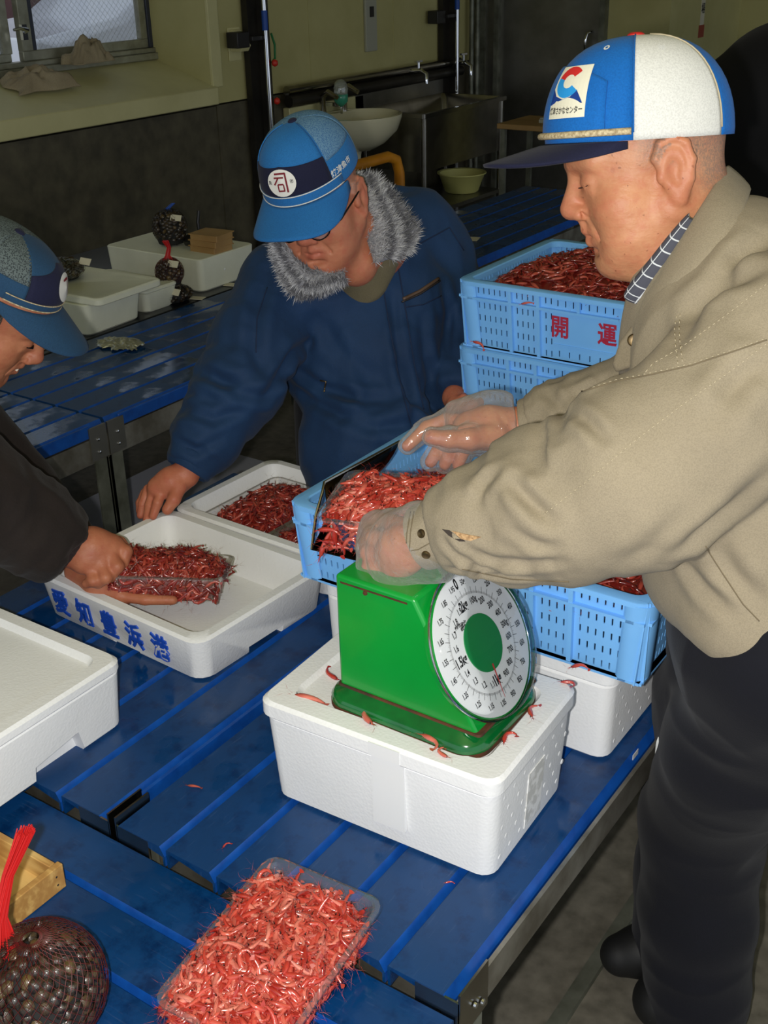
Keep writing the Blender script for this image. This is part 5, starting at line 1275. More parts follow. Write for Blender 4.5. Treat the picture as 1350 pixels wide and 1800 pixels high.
scp = thing('scoop', 'dark steel scoop resting on the front crate behind the held pack', 'scoop', tuple(at(575, 930, 1.79)))
A_, B_, C_2, D_ = at(548, 966, 1.76), at(570, 848, 1.79), at(702, 776, 1.97), at(700, 812, 1.99)
E_ = at(690, 1000, 1.66); G_ = at(860, 900, 1.80); o0 = np.array(scp.location)
def sheet(name, quad, n=8, bulge=0., side=None):
    a, b_, c_, d_ = (np.asarray(p) for p in quad); nn = np.cross(b_-a, d_-a); nn /= np.linalg.norm(nn); q = MB(); V = []
    for j in range(n+1):
        for i in range(n+1):
            u, v = i/n, j/n; p = (a*(1-u)+b_*u)*(1-v)+(d_*(1-u)+c_*u)*v; V.append(p+nn*bulge*math.sin(math.pi*u)-o0)
    q.add(V, [(j*(n+1)+i, j*(n+1)+i+1, (j+1)*(n+1)+i+1, (j+1)*(n+1)+i) for j in range(n) for i in range(n)]); return q.build(name, 'scoop_steel', scp, smooth=60, solid=.0022)
Mid = at(620, 868, 1.92)
sheet('side_wall', (A_, B_, C_2, Mid), 8, -.012); sheet('bottom', (A_, E_, G_, Mid))
q = MB(); q.tube([p-o0 for p in (A_, A_+(B_-A_)*.5-np.array([.004, 0, 0]), A_+(B_-A_)*.85, B_, B_+(C_2-B_)*.5, C_2)], .0024, 6); q.build('rolled_edge', 'stainless', scp, smooth=60)

# ================================================================ person in the navy jacket with the fur collar
def person_two():
    c = at(565, 358, 2.31); B = basis(70, 16, -8); W_ = lambda *p: c+B@np.array(p); feet = at(665, 760, 2.68); loc = np.array([feet[0], feet[1], 0.])
    S = Solid(.0026); head(S, c, B, .92, 1.05); nb = at(655, 440, 2.44)
    S.cap(W_(0, -.028, -.04), nb, .056, .056, .03); S.cap(W_(0, .03, -.085), at(625, 465, 2.38), .03, .045, .03); S.cap(nb, at(650, 560, 2.54), .05, .03, .03)
    rs, re, rw = PX((480, 515, 2.48), (412, 680, 2.41), (327, 832, 2.365)); ls, le, lw_ = PX((765, 480, 2.62), (815, 600, 2.62), (800, 698, 2.50))
    S.cap(nb, rs, .04, .03, .03); S.chain([rs, re, rw], [.03, .028, .025], .02); S.cap(nb, ls, .04, .03, .03); S.chain([ls, le, lw_], [.03, .028, .025], .02)
    S.chain(PX((325, 835, 2.365), (302, 848, 2.362), (280, 858, 2.362)), [.026, .030, .025], .014)
    fing = [(PX((286, 860, 2.352), (277, 884, 2.343), (269, 907, 2.345)), .0098), (PX((272, 858, 2.362), (263, 888, 2.354), (258, 915, 2.356)), .0098), (PX((261, 860, 2.375), (251, 886, 2.372), (247, 906, 2.374)), .0092), (PX((255, 866, 2.388), (246, 884, 2.39), (245, 899, 2.39)), .0082)]
    for f_, r in fing: S.chain(f_, [r*1.18, r, r*.86], .004)
    th = PX((314, 856, 2.345), (306, 878, 2.333), (294, 896, 2.332)); S.chain(th, [.0165, .0125, .0108], .006)
    S.chain(PX((800, 700, 2.49), (808, 716, 2.46)), [.026, .026], .012)
    for k in range(4): S.chain(PX((802+k*4, 712-k*4, 2.455-.004*k), (822+k*4, 722-k*4, 2.45), (838+k*3, 716-k*4, 2.47)), [.0105, .0098, .0088], .004)
    S.chain(PX((795, 712, 2.46), (792, 732, 2.445), (800, 745, 2.44)), [.013, .0115, .010], .005)
    V, F = S.mesh(); V = relax(V, F, 1, .4); t = head_tone(V, c, B, .6)
    for tip in [f_[0][-1] for f_ in fing]+[th[-1]]: t[:, 0] = np.maximum(t[:, 0], np.exp(-((V-tip)**2).sum(1)/.013**2)*.55)
    body = skin_obj('person', V, F, 'skin_tan', None, loc, t); tag(body, 'man in navy jacket with a grey fur collar leaning over the rear foam tray', 'person')
    bk = np.array([CF[0], CF[1], 0])/math.hypot(CF[0], CF[1]); lat = np.array([CR[0], CR[1], 0])/math.hypot(CR[0], CR[1]); RB = np.stack([lat, bk, np.array([0, 0, 1.])], 1)
    J = Solid(.0052)
    for (x, y, d), r, k in (((645, 520, 2.56), (.195, .12, .11), .06), ((700, 412, 2.64), (.125, .12, .085), .06), ((645, 640, 2.56), (.17, .12, .15), .06), ((655, 780, 2.54), (.158, .115, .14), .05), ((668, 880, 2.56), (.150, .11, .12), .04)): J.ell(at(x, y, d), r, k, RB)
    sl = PX((492, 500, 2.50), (452, 600, 2.45), (415, 690, 2.41), (368, 760, 2.385), (335, 815, 2.368)); J.chain(sl, [.088, .088, .082, .064, .048], .03)
    fl = PX((758, 462, 2.64), (800, 560, 2.64), (815, 640, 2.58), (803, 690, 2.515)); J.chain(fl, [.092, .085, .07, .05], .03)
    J.cap(at(560, 500, 2.50), at(720, 420, 2.62), .09, .10, .06)
    J.trim(at(332, 822, 2.367), sl[-1]-sl[-2], .08); J.trim(at(802, 695, 2.51), fl[-1]-fl[-2], .07); J.ell(W_(0, .02, -.10), (.075, .085, .09), .02, B, True); J.trim(at(680, 960, 2.55), (0, 0, -1), .3)
    V, F = J.mesh(); V = relax(V, F, 2); N = normals(V, F)
    f1, d1 = axis_folds(V, N, sl, lambda s: .004+.006*np.exp(-((s-.6)/.2)**2)+.005*np.exp(-((s-.9)/.12)**2), 13, 24., 1.3); on = np.clip((.105-d1)/.02, 0, 1)
    T_ = V@RB; ft = ridge(T_*[11, 9, 4.]+vnoise(V*6, 14)[:, None]*.7, 15)*.008+ridge(T_*[24, 18, 11]+vnoise(V*12, 16)[:, None]*.5, 18)*.0038
    V = relax(V+N*(f1*on+ft*(1-on))[:, None], F, 1, .5)
    V = crease(V, F, [([(466, 700), (490, 660), (515, 620), (545, 600)], .012, .012), ([(470, 480), (452, 540), (446, 610), (462, 660)], .009, .014), ([(520, 648), (570, 685), (640, 705), (700, 702)], .010, .012), ([(498, 668), (545, 700), (600, 730), (680, 722)], .009, .012),
        ([(690, 520), (698, 600), (712, 680), (735, 760)], .008, .010), ([(742, 560), (748, 630), (765, 690)], .008, .012), ([(345, 655), (390, 672), (440, 668)], .008, .011), ([(325, 720), (375, 738), (425, 722)], .008, .010), ([(312, 775), (345, 792), (385, 775)], .006, .009), ([(350, 640), (420, 690), (485, 700)], .008, .012),
        ([(560, 560), (600, 620), (650, 660)], .006, .016), ([(700, 640), (720, 700), (760, 730)], .008, .012), ([(600, 740), (660, 752), (740, 745)], .008, .012), ([(780, 500), (790, 560), (785, 620)], .008, .012)], Drape(V, F))
    V = relax(V, F, 1, .4); jk = skin_obj('jacket', V, F, 'navy_cloth', body, loc); jk['label'] = 'navy padded work jacket'; D = Drape(V, F)
    M('zip_dark', (40, 34, 34), .5); M('zip_brown', (86, 66, 52), .5); M('navy_seam', (14, 34, 66), .8)
    stitches('pocket_zip', D, [(708, 526), (738, 512), (770, 490)], 'zip_brown', jk, loc, .0042, False, 5, .001); stitches('pocket_zip_edge', D, [(706, 531), (738, 517), (772, 494)], 'zip_dark', jk, loc, .0022, False, 5, .002)
    for pts in ([(668, 470), (682, 560), (700, 660), (728, 770)], [(700, 470), (712, 540), (728, 640), (745, 720)], [(735, 430), (790, 400), (815, 440)], [(470, 505), (452, 560), (450, 620)], [(712, 540), (745, 535), (775, 520)]): stitches('seam', D, pts, 'navy_seam', jk, loc, .0014, False)
    stitches('zip_pull', D, [(564, 668), (574, 670), (570, 690)], 'metal_snap', jk, loc, .0018, False, 4, .002)
    snap(D, 624, 499, .0075, 'metal_snap', jk, loc)
    cu = MB(); p_, q_ = at(346, 800, 2.372), at(329, 829, 2.366); ax = q_-p_; fr_ = frame(np.cross(ax, (0, 0, 1)), np.cross(ax, np.cross(ax, (0, 0, 1))))
    cu.loft([[tuple(p_+ax*t_+(fr_[:, 0]*math.cos(a)+fr_[:, 1]*math.sin(a))*r*(1+.03*math.sin(5*a))-loc) for a in (2*math.pi*k/32 for k in range(32))] for t_, r in ((0, .050), (.1, .054), (.9, .048), (1., .044), (.8, .038))], False, False); cu.build('cuff', 'navy_cloth', jk, smooth=60)
    # fur collar, two flaps
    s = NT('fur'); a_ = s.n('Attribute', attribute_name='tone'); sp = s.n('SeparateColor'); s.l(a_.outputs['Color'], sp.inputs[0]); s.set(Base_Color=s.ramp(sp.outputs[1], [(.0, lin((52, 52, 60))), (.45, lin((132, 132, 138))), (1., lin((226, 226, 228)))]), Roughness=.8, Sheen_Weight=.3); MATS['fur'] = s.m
    def fur(rows, seed):
        rnd = np.random.RandomState(seed); R0 = np.array([[at(*a), at(*b_)] for a, b_ in rows]); n = len(R0); m = 7; G = []
        for i in range((n-1)*4+1):
            t = i/4; j = min(int(t), n-2); u = t-j; a, b_ = R0[j]*(1-u)+R0[j+1]*u
            for k in range(m+1): w = k/m; p = a+(b_-a)*w; G.append(p-(p-CC)/np.linalg.norm(p-CC)*.016*math.sin(math.pi*w))
        G = np.array(G); nr = (n-1)*4+1; Fq = [(i*(m+1)+k, i*(m+1)+k+1, (i+1)*(m+1)+k+1, (i+1)*(m+1)+k) for i in range(nr-1) for k in range(m)]
        me = bpy.data.meshes.new('collar_flap'); me.from_pydata([tuple(p) for p in G-loc], [], Fq); set_tone(me, np.tile((0, .45, 0.), (len(G), 1))); fo = finish('fur_collar', me, 'fur', body, smooth=180, solid=.016); fo['label'] = 'grey and white fur collar flap'
        V_ = []; F_ = []; T_ = []; N_ = 5200
        for q in range(N_):
            i = rnd.uniform(0, nr-1.001); k = rnd.uniform(0, m-.001); ii, kk = int(i), int(k); u, v = i-ii, k-kk; g = lambda a, b_: G[(ii+a)*(m+1)+kk+b_]
            p = (g(0, 0)*(1-v)+g(0, 1)*v)*(1-u)+(g(1, 0)*(1-v)+g(1, 1)*v)*u; nn = np.cross(g(1, 0)-g(0, 0), g(0, 1)-g(0, 0)); nn /= np.linalg.norm(nn)+1e-9; nn = nn if nn@(CC-p) > 0 else -nn
            flow = g(0, 1)-g(0, 0); flow = flow/(np.linalg.norm(flow)+1e-9); d = nn*.55+flow*.5+rnd.normal(0, .32, 3); d /= np.linalg.norm(d); l = rnd.uniform(.010, .022); sd = np.cross(d, rnd.normal(0, 1, 3)); sd = sd/np.linalg.norm(sd)*.0011
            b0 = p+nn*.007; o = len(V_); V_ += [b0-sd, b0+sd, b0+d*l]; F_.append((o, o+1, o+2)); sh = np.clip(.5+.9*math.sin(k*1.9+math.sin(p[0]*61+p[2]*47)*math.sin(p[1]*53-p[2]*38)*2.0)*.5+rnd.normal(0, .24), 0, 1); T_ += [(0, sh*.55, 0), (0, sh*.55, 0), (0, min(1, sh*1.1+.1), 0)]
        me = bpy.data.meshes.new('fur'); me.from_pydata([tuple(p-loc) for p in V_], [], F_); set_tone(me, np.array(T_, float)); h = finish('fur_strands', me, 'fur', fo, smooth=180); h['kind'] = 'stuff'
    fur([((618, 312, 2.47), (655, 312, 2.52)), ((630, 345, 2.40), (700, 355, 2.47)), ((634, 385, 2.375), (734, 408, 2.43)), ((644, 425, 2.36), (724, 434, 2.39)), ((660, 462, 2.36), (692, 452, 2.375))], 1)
    fur([((497, 422, 2.335), (483, 426, 2.36)), ((520, 458, 2.315), (498, 480, 2.35)), ((548, 476, 2.31), (518, 516, 2.345)), ((580, 478, 2.32), (560, 510, 2.345)), ((602, 478, 2.335), (605, 486, 2.35))], 2)
    K = Solid(.0045); K.chain([W_(0, -.03, -.10), nb], [.054, .062], .02); K.cap(at(622, 472, 2.39), at(636, 490, 2.44), .040, .055, .03); V, F = K.mesh(); V = V+normals(V, F)*(ridge(V*[12, 12, 60], 3)*.0015)[:, None]; kn = skin_obj('turtleneck', V, F, 'olive_knit', body, loc); kn['label'] = 'olive knitted collar'
    TZ = Solid(.009); hip = np.array([feet[0], feet[1], .78]); 
    for s_ in (-1, 1): TZ.chain([hip+lat*s_*.08, hip+lat*s_*.10-np.array([0, 0, .35]), np.array([*(hip+lat*s_*.11)[:2], .06])], [.11, .095, .085], .03)
    V, F = TZ.mesh(); V[:, 2] = np.maximum(V[:, 2], .001); skin_obj('trousers', V, F, 'trouser_black', body, loc)
    # glasses
    M('glasses_frame', (24, 22, 22), .3, .6); clear('lens', (.8, .78, .76), .25, .02)
    gz = bpy.data.objects.new('glasses', None); COL.objects.link(gz); gz.parent = body; gz['label'] = 'thin dark framed glasses'
    for s_ in (1, -1):
        q = MB(); pts = [W_(s_*(.033+.023*math.cos(a)), .112-.010*abs(math.cos(a))*(1 if math.cos(a)*1 > 0 else .2), -.004+.018*math.sin(a))-loc for a in (2*math.pi*k/24 for k in range(25))]
        q.tube(pts, .0013, 6); q.build('rim', 'glasses_frame', gz, smooth=60); q = MB(); q.add(pts[:-1], [tuple(range(24))]); q.build('lens', 'lens', gz)
        q = MB(); q.tube([W_(s_*.056, .102, .0)-loc, W_(s_*.076, .085, .004)-loc, W_(s_*.082, .03, .012)-loc, W_(s_*.084, -.005, .016)-loc], .0017, 6); q.build('temple', 'glasses_frame', gz, smooth=60)
    q = MB(); q.tube([W_(-.010, .112, .002)-loc, W_(0, .116, .005)-loc, W_(.010, .112, .002)-loc], .0013, 6); q.build('bridge', 'glasses_frame', gz, smooth=60)
    # cap
    cap = bpy.data.objects.new('cap', None); COL.objects.link(cap); cap.parent = body; cap['label'] = 'blue cap with a navy front band and a white oval badge'
    C_ = Cap(W_(-.002, .010, .072), B@rotm(0, 0, math.radians(-4))@rotm(math.radians(-5), 0, 0), .0900, .112, .112, .106, cap, loc); pi = math.pi; ed = lambda p: -.12
    C_.panel('front_panel', 'cap_mid', -1.05, 1.05, lambda p: .62-.1*abs(p), pi/2); C_.panel('front_band', 'cap_navy', -1.05, 1.05, .10, lambda p: .64-.1*abs(p), .0015)
    for a, b_ in ((-2.1, -1.05), (1.05, 2.1)):
        C_.panel('side_panel', 'cap_mid', a, b_, ed, .42); C_.panel('side_mesh', 'cap_mesh_blue', a, b_, .42, pi/2)
    C_.panel('back_mesh', 'cap_mesh_blue', 2.1, 2*pi-2.1, ed); C_.panel('sweatband', 'cap_mid', -1.25, 1.25, -.10, .11, .0022)
    for t_ in (.10, -.085): C_.strip('piping', 'cap_white', [(p, t_) for p in np.linspace(-1.25, 1.25, 30)], .0011, .0040)
    for p_ in (-1.05, 1.05): C_.strip('seam', 'cap_mid', [(p_, .05+1.4*k/12) for k in range(13)], .0012, .002)
    C_.button('cap_navy', .009); C_.brim('brim', 'cap_mid', 1.36, .068, .030, .020, .004, -.008, flare=.34)
    M('mark_white', (232, 230, 222), .4); M('mark_maroon', (122, 20, 34), .5)
    V_, F_ = ringpoly(.0, 1., 0, 360, 32); bd = cap; ph, th = -.02, .36
    v = [(x*.0305, y*.0235, 0) for x, y, z in V_]; C_.decal('badge', 'mark_white', v, F_, ph, th, 1., .0045, bd)
    bars = [((-.012, .0155), (.0125, .0155), .0017), ((.0115, .0165), (.0115, -.0165), .0018), ((-.0135, .0088), (.0075, .0088), .0014), ((-.004, .0085), (-.0135, -.003), .0014), ((-.006, -.0025), (.0055, -.0025), .0013), ((-.006, -.0025), (-.006, -.0145), .0013), ((.0055, -.0025), (.0055, -.0145), .0013), ((-.006, -.0135), (.0055, -.0135), .0013)]
    vv = []; ff = []
    for (x0, y0), (x1, y1), w in bars:
        dx, dy = x1-x0, y1-y0; l = math.hypot(dx, dy); nx_, ny_ = -dy/l*w, dx/l*w; o = len(vv); vv += [(x0+nx_, y0+ny_, 0), (x1+nx_, y1+ny_, 0), (x1-nx_, y1-ny_, 0), (x0-nx_, y0-ny_, 0)]; ff.append((o, o+1, o+2, o+3))
    C_.decal('emblem', 'mark_maroon', vv, ff, ph, th, 1., .0052, bd)
    for ch, x in (('魚', -.0235), ('市', .0225)):
        v, f = text_mesh(ch, .0075, .0001); C_.decal('small_character', 'ink', v+np.array([x, 0, 0]), f, ph, th, 1., .0052, bd)
    v, f = text_mesh('焼津魚市', .0125, .0002); C_.decal('side_lettering', 'cap_white', v, f, -1.32, .17, 1., .0034, cap)
    return body
p2_ = person_two()

# ================================================================ person at the left edge
def person_three():
    c = at(-22, 546, 2.0); B = basis(181, 40, -3); W_ = lambda *p: c+B@np.array(p); loc = np.array([-1.95, 1.02, 0.])
    S = Solid(.0026); head(S, c, B, .88, 1.0, .8); nb = at(-112, 668, 2.02); S.cap(W_(0, -.028, -.04), nb, .054, .056, .03)
    rs, re, rw = PX((-110, 775, 1.93), (-35, 885, 1.97), (122, 968, 2.062)); ls, le, lw_ = PX((-70, 735, 2.22), (30, 860, 2.28), (140, 985, 2.19))
    S.cap(nb, rs, .04, .03, .03); S.chain([rs, re, rw], [.03, .028, .026], .02); S.cap(nb, ls, .04, .03, .03); S.chain([ls, le, lw_], [.03, .028, .025], .02)
    S.chain(PX((125, 965, 2.062), (162, 962, 2.07), (192, 966, 2.08)), [.029, .034, .029], .016); S.cap(*PX((150, 985, 2.06), (180, 992, 2.065)), .026, .022, .014)
    f3 = [(PX((200, 954, 2.085), (221, 970, 2.075), (216, 992, 2.07)), .0118), (PX((192, 972, 2.065), (206, 996, 2.055), (194, 1014, 2.06)), .0118), (PX((178, 988, 2.055), (186, 1015, 2.045), (172, 1026, 2.055)), .011), (PX((160, 998, 2.055), (164, 1021, 2.045), (152, 1026, 2.055)), .0100)]
    for f_, r in f3: S.chain(f_, [r*1.1, r, r*.88], .005)
    S.chain(PX((185, 948, 2.10), (210, 955, 2.125), (230, 975, 2.13)), [.014, .012, .010], .006)
    S.chain(PX((138, 1004, 2.15), (175, 1032, 2.11), (212, 1046, 2.095)), [.026, .026, .022], .014)
    for k in range(4): S.chain(PX((210, 1048-k*3, 2.085+k*.018), (255, 1054-k*3, 2.08+k*.018), (304-k*6, 1055-k*3, 2.08+k*.018)), [.0105, .0098, .0085], .004)
    S.chain(PX((150, 1000, 2.16), (175, 985, 2.18), (195, 978, 2.19)), [.013, .011, .0095], .005)
    V, F = S.mesh(); V = relax(V, F, 1, .4); body = skin_obj('person', V, F, 'skin_brown', None, loc, head_tone(V, c, B, .0)); tag(body, 'man in a dark brown jacket and mesh-backed cap gripping a shrimp pack', 'person')
    lat = basis(194, 0, 0); RB = np.stack([lat[:, 1], lat[:, 0], np.array([0, 0, 1.])], 1)
    J = Solid(.0058)
    for (x, y, d), r, k in (((-150, 800, 2.08), (.14, .19, .13), .06), ((-200, 950, 2.14), (.13, .175, .18), .06), ((-245, 1130, 2.22), (.12, .16, .14), .05)): J.ell(at(x, y, d), r, k, RB)
    sl = PX((-130, 780, 1.95), (-50, 868, 1.96), (55, 925, 2.025), (100, 955, 2.052), (116, 966, 2.06)); J.chain(sl, [.092, .088, .076, .060, .052], .03)
    fl = PX((-80, 735, 2.22), (30, 860, 2.28), (140, 972, 2.20)); J.chain(fl, [.085, .07, .05], .03)
    J.trim(at(114, 965, 2.06), sl[-1]-sl[-2], .09); J.trim(at(132, 966, 2.205), fl[-1]-fl[-2], .07)
    V, F = J.mesh(); V = relax(V, F, 2); N = normals(V, F); f1, d1 = axis_folds(V, N, sl, lambda s: .006+.004*s, 23, 22., 1.2); V = relax(V+N*(f1*np.clip((.11-d1)/.02, 0, 1)+ridge(V*[9, 9, 5], 25)*.004)[:, None], F, 1, .5)
    jk = skin_obj('jacket', V, F, 'brown_black', body, loc); jk['label'] = 'dark brown jacket'
    cloth('rib_knit', (52, 40, 40), (40, 30, 30), 300); cu = MB(); p_, q_ = at(104, 957, 2.054), at(124, 970, 2.063); ax = q_-p_; fr_ = frame(np.cross(ax, (0, 0, 1)), np.cross(ax, np.cross(ax, (0, 0, 1))))
    cu.loft([[tuple(p_+ax*t_+(fr_[:, 0]*math.cos(a)+fr_[:, 1]*math.sin(a))*(r+.0012*math.sin(24*a))-loc) for a in (2*math.pi*k/96 for k in range(96))] for t_, r in ((-.3, .050), (.1, .056), (.9, .053), (1., .048), (.8, .040))], False, False); cu.build('cuff', 'rib_knit', jk, smooth=60)
    # grey hair below the cap, a row of locks over the skull
    HS = Solid(.003); HS.ell(W_(0, -.020, .035), (.083, .088, .068), .01, B); HS.ell(W_(0, .085, .03), (.12, .060, .10), .012, B, True); HS.ell(W_(0, .0, -.09), (.12, .12, .075), .01, B, True); HS.ell(W_(.09, -.01, -.012), (.03, .022, .034), .008, B, True); HS.ell(W_(-.09, -.01, -.012), (.03, .022, .034), .008, B, True)
    for s_ in (1, -1): HS.chain([W_(s_*.075, .018, .03), W_(s_*.074, .022, .005), W_(s_*.070, .020, -.012)], [.014, .010, .005], .01)
    V, F = HS.mesh(); q = (V-c)@B; V = V+normals(V, F)*(ridge(q*[60, 160, 26], 4)*.0022)[:, None]; M('grey_hair', (112, 106, 98), .6, c2=(58, 54, 50), nscale=90, stretch=(3, 1, 3), lo=.4, hi=.6); h = skin_obj('hair', V, F, 'grey_hair', body, loc); h['label'] = 'short grey hair'
    M('brow_hair', (60, 52, 46), .7); M('eye_white', (214, 206, 196), .2); M('iris', (30, 20, 16), .1); M('tooth', (226, 216, 196), .3)
    for s_ in (1, -1):
        q = MB(); q.tube([W_(s_*.014, .100, .036)-loc, W_(s_*.030, .099, .041)-loc, W_(s_*.048, .085, .037)-loc], [.003, .0042, .002], 8); q.build('eyebrow', 'brow_hair', body, smooth=60)
        q = MB(); q.tube([W_(s_*.021, .0945, .0055)-loc, W_(s_*.031, .0955, .0050)-loc, W_(s_*.043, .0885, .0060)-loc], [.0012, .0024, .0012], 8); q.build('eye', 'iris', body, smooth=60)
    q = MB(); q.box(W_(.004, .0935, -.0575)-loc, (.014, .006, .005), B); q.build('teeth', 'tooth', body, bevel=.001)
    TZ = Solid(.010); hip = np.array([loc[0]-.02, loc[1]+.0, .70])
    for s_ in (-1, 1): TZ.chain([hip+RB[:, 1]*s_*.085, hip+RB[:, 1]*s_*.10-np.array([0, 0, .33]), np.array([*(hip+RB[:, 1]*s_*.11)[:2], .08])], [.11, .095, .085], .03)
    V, F = TZ.mesh(); V[:, 2] = np.maximum(V[:, 2], .001); skin_obj('trousers', V, F, 'trouser_black', body, loc)
    cap = bpy.data.objects.new('cap', None); COL.objects.link(cap); cap.parent = body; cap['label'] = 'faded blue cap with mesh back and white badge'
    C_ = Cap(W_(0, -.022, .078), B@rotm(math.radians(3), 0, 0), .0895, .114, .108, .074, cap, loc); pi = math.pi; ed = lambda p: -.10
    C_.panel('front_panel', 'cap_dull', -1.0, 1.0, .5, pi/2); C_.panel('front_band', 'cap_navy', -.95, .95, .10, lambda p: .98-.35*abs(p), .0020)
    for a, b_ in ((-1.7, -.95), (.95, 1.7)): C_.panel('side_panel', 'cap_dull', a, b_, ed, .40); C_.panel('side_mesh', 'cap_mesh_dark', a, b_, .40, pi/2)
    C_.panel('back_mesh', 'cap_mesh_dark', 1.7, 2*pi-1.7, ed); C_.panel('sweatband', 'cap_dull', -1.25, 1.25, -.10, .11, .0022)
    for t_ in (.10, -.08): C_.strip('piping', 'rope', [(p, t_) for p in np.linspace(-1.25, 1.25, 30)], .0010, .0040)
    C_.button('cap_navy', .009); C_.brim('brim', 'cap_dull', 1.30, .078, .034, .016, .004, -.010)
    V_, F_ = ringpoly(.0, 1., 0, 360, 32); bd = cap
    C_.decal('badge', 'mark_white', [(x*.0305, y*.0215, 0) for x, y, z in V_], F_, 0., .46, 1., .0045, bd); C_.decal('emblem', 'mark_maroon', [(-.012, .0135, 0), (.012, .0135, 0), (.012, -.015, 0), (.009, -.015, 0), (.009, .0105, 0), (-.012, .0105, 0)], [(0, 1, 4, 5), (1, 2, 3, 4)], 0., .46, 1., .0055, bd)
    return body
p3_ = person_three()

# ================================================================ dark figure behind the khaki jacket
def person_four():
    loc = np.array([-1.05, 3.25, 0.]); S = Solid(.012); ch = at(1400, 190, 3.1); RB = np.stack([np.array([CR[0], CR[1], 0]), np.array([CF[0], CF[1], 0]), np.array([0, 0, 1.])], 1); hd = ch+np.array([.03, -.02, .36])
    S.ell(hd, (.075, .095, .115), .03, RB); S.cap(hd-np.array([0, 0, .1]), ch, .055, .06, .03); S.cap(ch, np.array([ch[0], ch[1], .9]), .09, .09, .03)
    V, F = S.mesh(); body = skin_obj('person', V, F, 'skin_brown', None, loc); tag(body, 'person in black with back turned at the right edge', 'person')
    HS = Solid(.009); HS.ell(hd+RB[:, 1]*-.012+np.array([0, 0, .03]), (.085, .10, .10), .01, RB); HS.ell(hd+RB[:, 1]*.10-np.array([0, 0, .03]), (.10, .07, .09), .01, RB, True); V, F = HS.mesh(); skin_obj('hair', V, F, 'black_cloth', body, loc)
    J = Solid(.012)
    J.ell(ch+np.array([0, 0, .02]), (.24, .17, .20), .08, RB); J.ell(ch-np.array([0, 0, .28]), (.21, .16, .26), .08, RB); J.ell(ch-np.array([0, 0, .52]), (.20, .15, .2), .06, RB)
    a = ch-RB[:, 0]*.19+np.array([0, 0, .03]); J.chain([a, a+RB[:, 1]*.14-RB[:, 0]*.02-np.array([0, 0, .25]), a+RB[:, 1]*.36-np.array([0, 0, .34])], [.085, .075, .055], .04); a = ch+RB[:, 0]*.19+np.array([0, 0, .03]); J.chain([a, a+RB[:, 1]*.14-np.array([0, 0, .25]), a+RB[:, 1]*.36-np.array([0, 0, .34])], [.085, .075, .055], .04)
    V, F = J.mesh(); V = V+normals(V, F)*(ridge(V*[8, 8, 5], 31)*.008)[:, None]; skin_obj('jacket', V, F, 'black_cloth', body, loc)
    T_ = Solid(.014)
    for s_ in (-1, 1): T_.chain([ch+RB[:, 0]*s_*.09-np.array([0, 0, .62]), np.array([*(ch+RB[:, 0]*s_*.11)[:2], .07])], [.11, .085], .03)
    V, F = T_.mesh(); V[:, 2] = np.maximum(V[:, 2], .001); skin_obj('trousers', V, F, 'black_cloth', body, loc)
person_four()

# ================================================================ along the wall: pipes, basin, sink
def pole(y, label, dark):
    t = thing('wall_pole', label, 'pole', (WX+.10, y, 0))
    q = MB(); q.tube([(.03, 0, 0), (.03, 0, 3.0)], .014, 10); q.build('pipe', 'chrome', t, smooth=60)
    q = MB(); q.bx(-.09, -.05, -.05, .045, 0, 3.0); q.bx(-.05, .02, .03, .045, 0, 3.0); q.build('shadow_channel', dark, t)  # dark channel also stands in for the shadow band behind the pipe
    q = MB(); q.tube([(.03, 0, 1.30), (.03, 0, 1.40)], .017, 10); q.build('tape_band', 'blue_tape', t, smooth=60)
    q = MB(); q.bx(-.08, .0, -.20, -.10, 1.22, 1.30); q.bx(-.02, .02, -.1, .0, 1.25, 1.275); q.build('clamp_box', 'dark_box', t, bevel=.004)
    return t
M('blue_tape', (24, 74, 160), .5); M('dark_box', (34, 32, 30), .5); M('dark_steel', (64, 60, 52), .45, .5, c2=(40, 38, 34), nscale=4); M('green_hose', (30, 120, 60), .5); M('red_knob', (206, 50, 34), .4)
t = pole(5.31, 'steel pole with blue tape beside the window', 'dark_steel')
q = MB(); q.tube([(.02, .06, 1.28), (.02, .085, 1.22), (.02, .08, 1.15), (.02, .05, 1.13)], .006, 8); q.build('hose', 'green_hose', t, smooth=60)
for z in (1.13, .93): q = MB(); q.lathe([(.001, -.02), (.016, -.012), (.018, 0), (.016, .012), (.001, .02)], 12, 0, (.05, .04, z)); q.build('knob', 'red_knob', t, smooth=60)
pole(7.33, 'steel pole with blue tape beside the steel door', 'dark_steel')
for y, r in ((7.66, .018), (7.74, .022)):
    q = MB(); q.tube([(WX+.05, y, 0), (WX+.05, y, 3.0)], r, 10); tag(q.build('conduit', 'galvanised', smooth=60), 'thin grey conduit nearer the steel pole' if y < 7.7 else 'thick grey conduit in the wall corner', 'pipe')
q = MB(); q.extr([(0, -.05), (.07, -.05), (.09, -.02), (.02, .06), (0, .06)], -.035, .035, 0, None, np.array([[1, 0, 0], [0, 0, 1], [0, 1, 0]])); q.bx(-.004, .003, -.05, .05, -.10, .07); tag(q.build('wall_hook', 'cream_trim', loc=(WX+.005, 5.19, 1.25), bevel=.003), 'small cream hook plate on the wall by the window', 'hook')
M('grey_panel', (166, 166, 148), .5)
t = thing('switch_panel', 'pale narrow switch panel on the cream wall', 'switch', (WX, 6.48, 1.10)); q = MB(); q.bx(.001, .02, -.06, .06, 0, .36); q.build('plate', 'grey_panel', t, bevel=.004); q = MB(); q.bx(.02, .028, -.018, .018, .20, .26); q.build('switch', 'dark_box', t)
t = thing('water_pipes', 'pair of horizontal steel water pipes with taps on the wall', 'pipe', (WX, 5.55, .9))
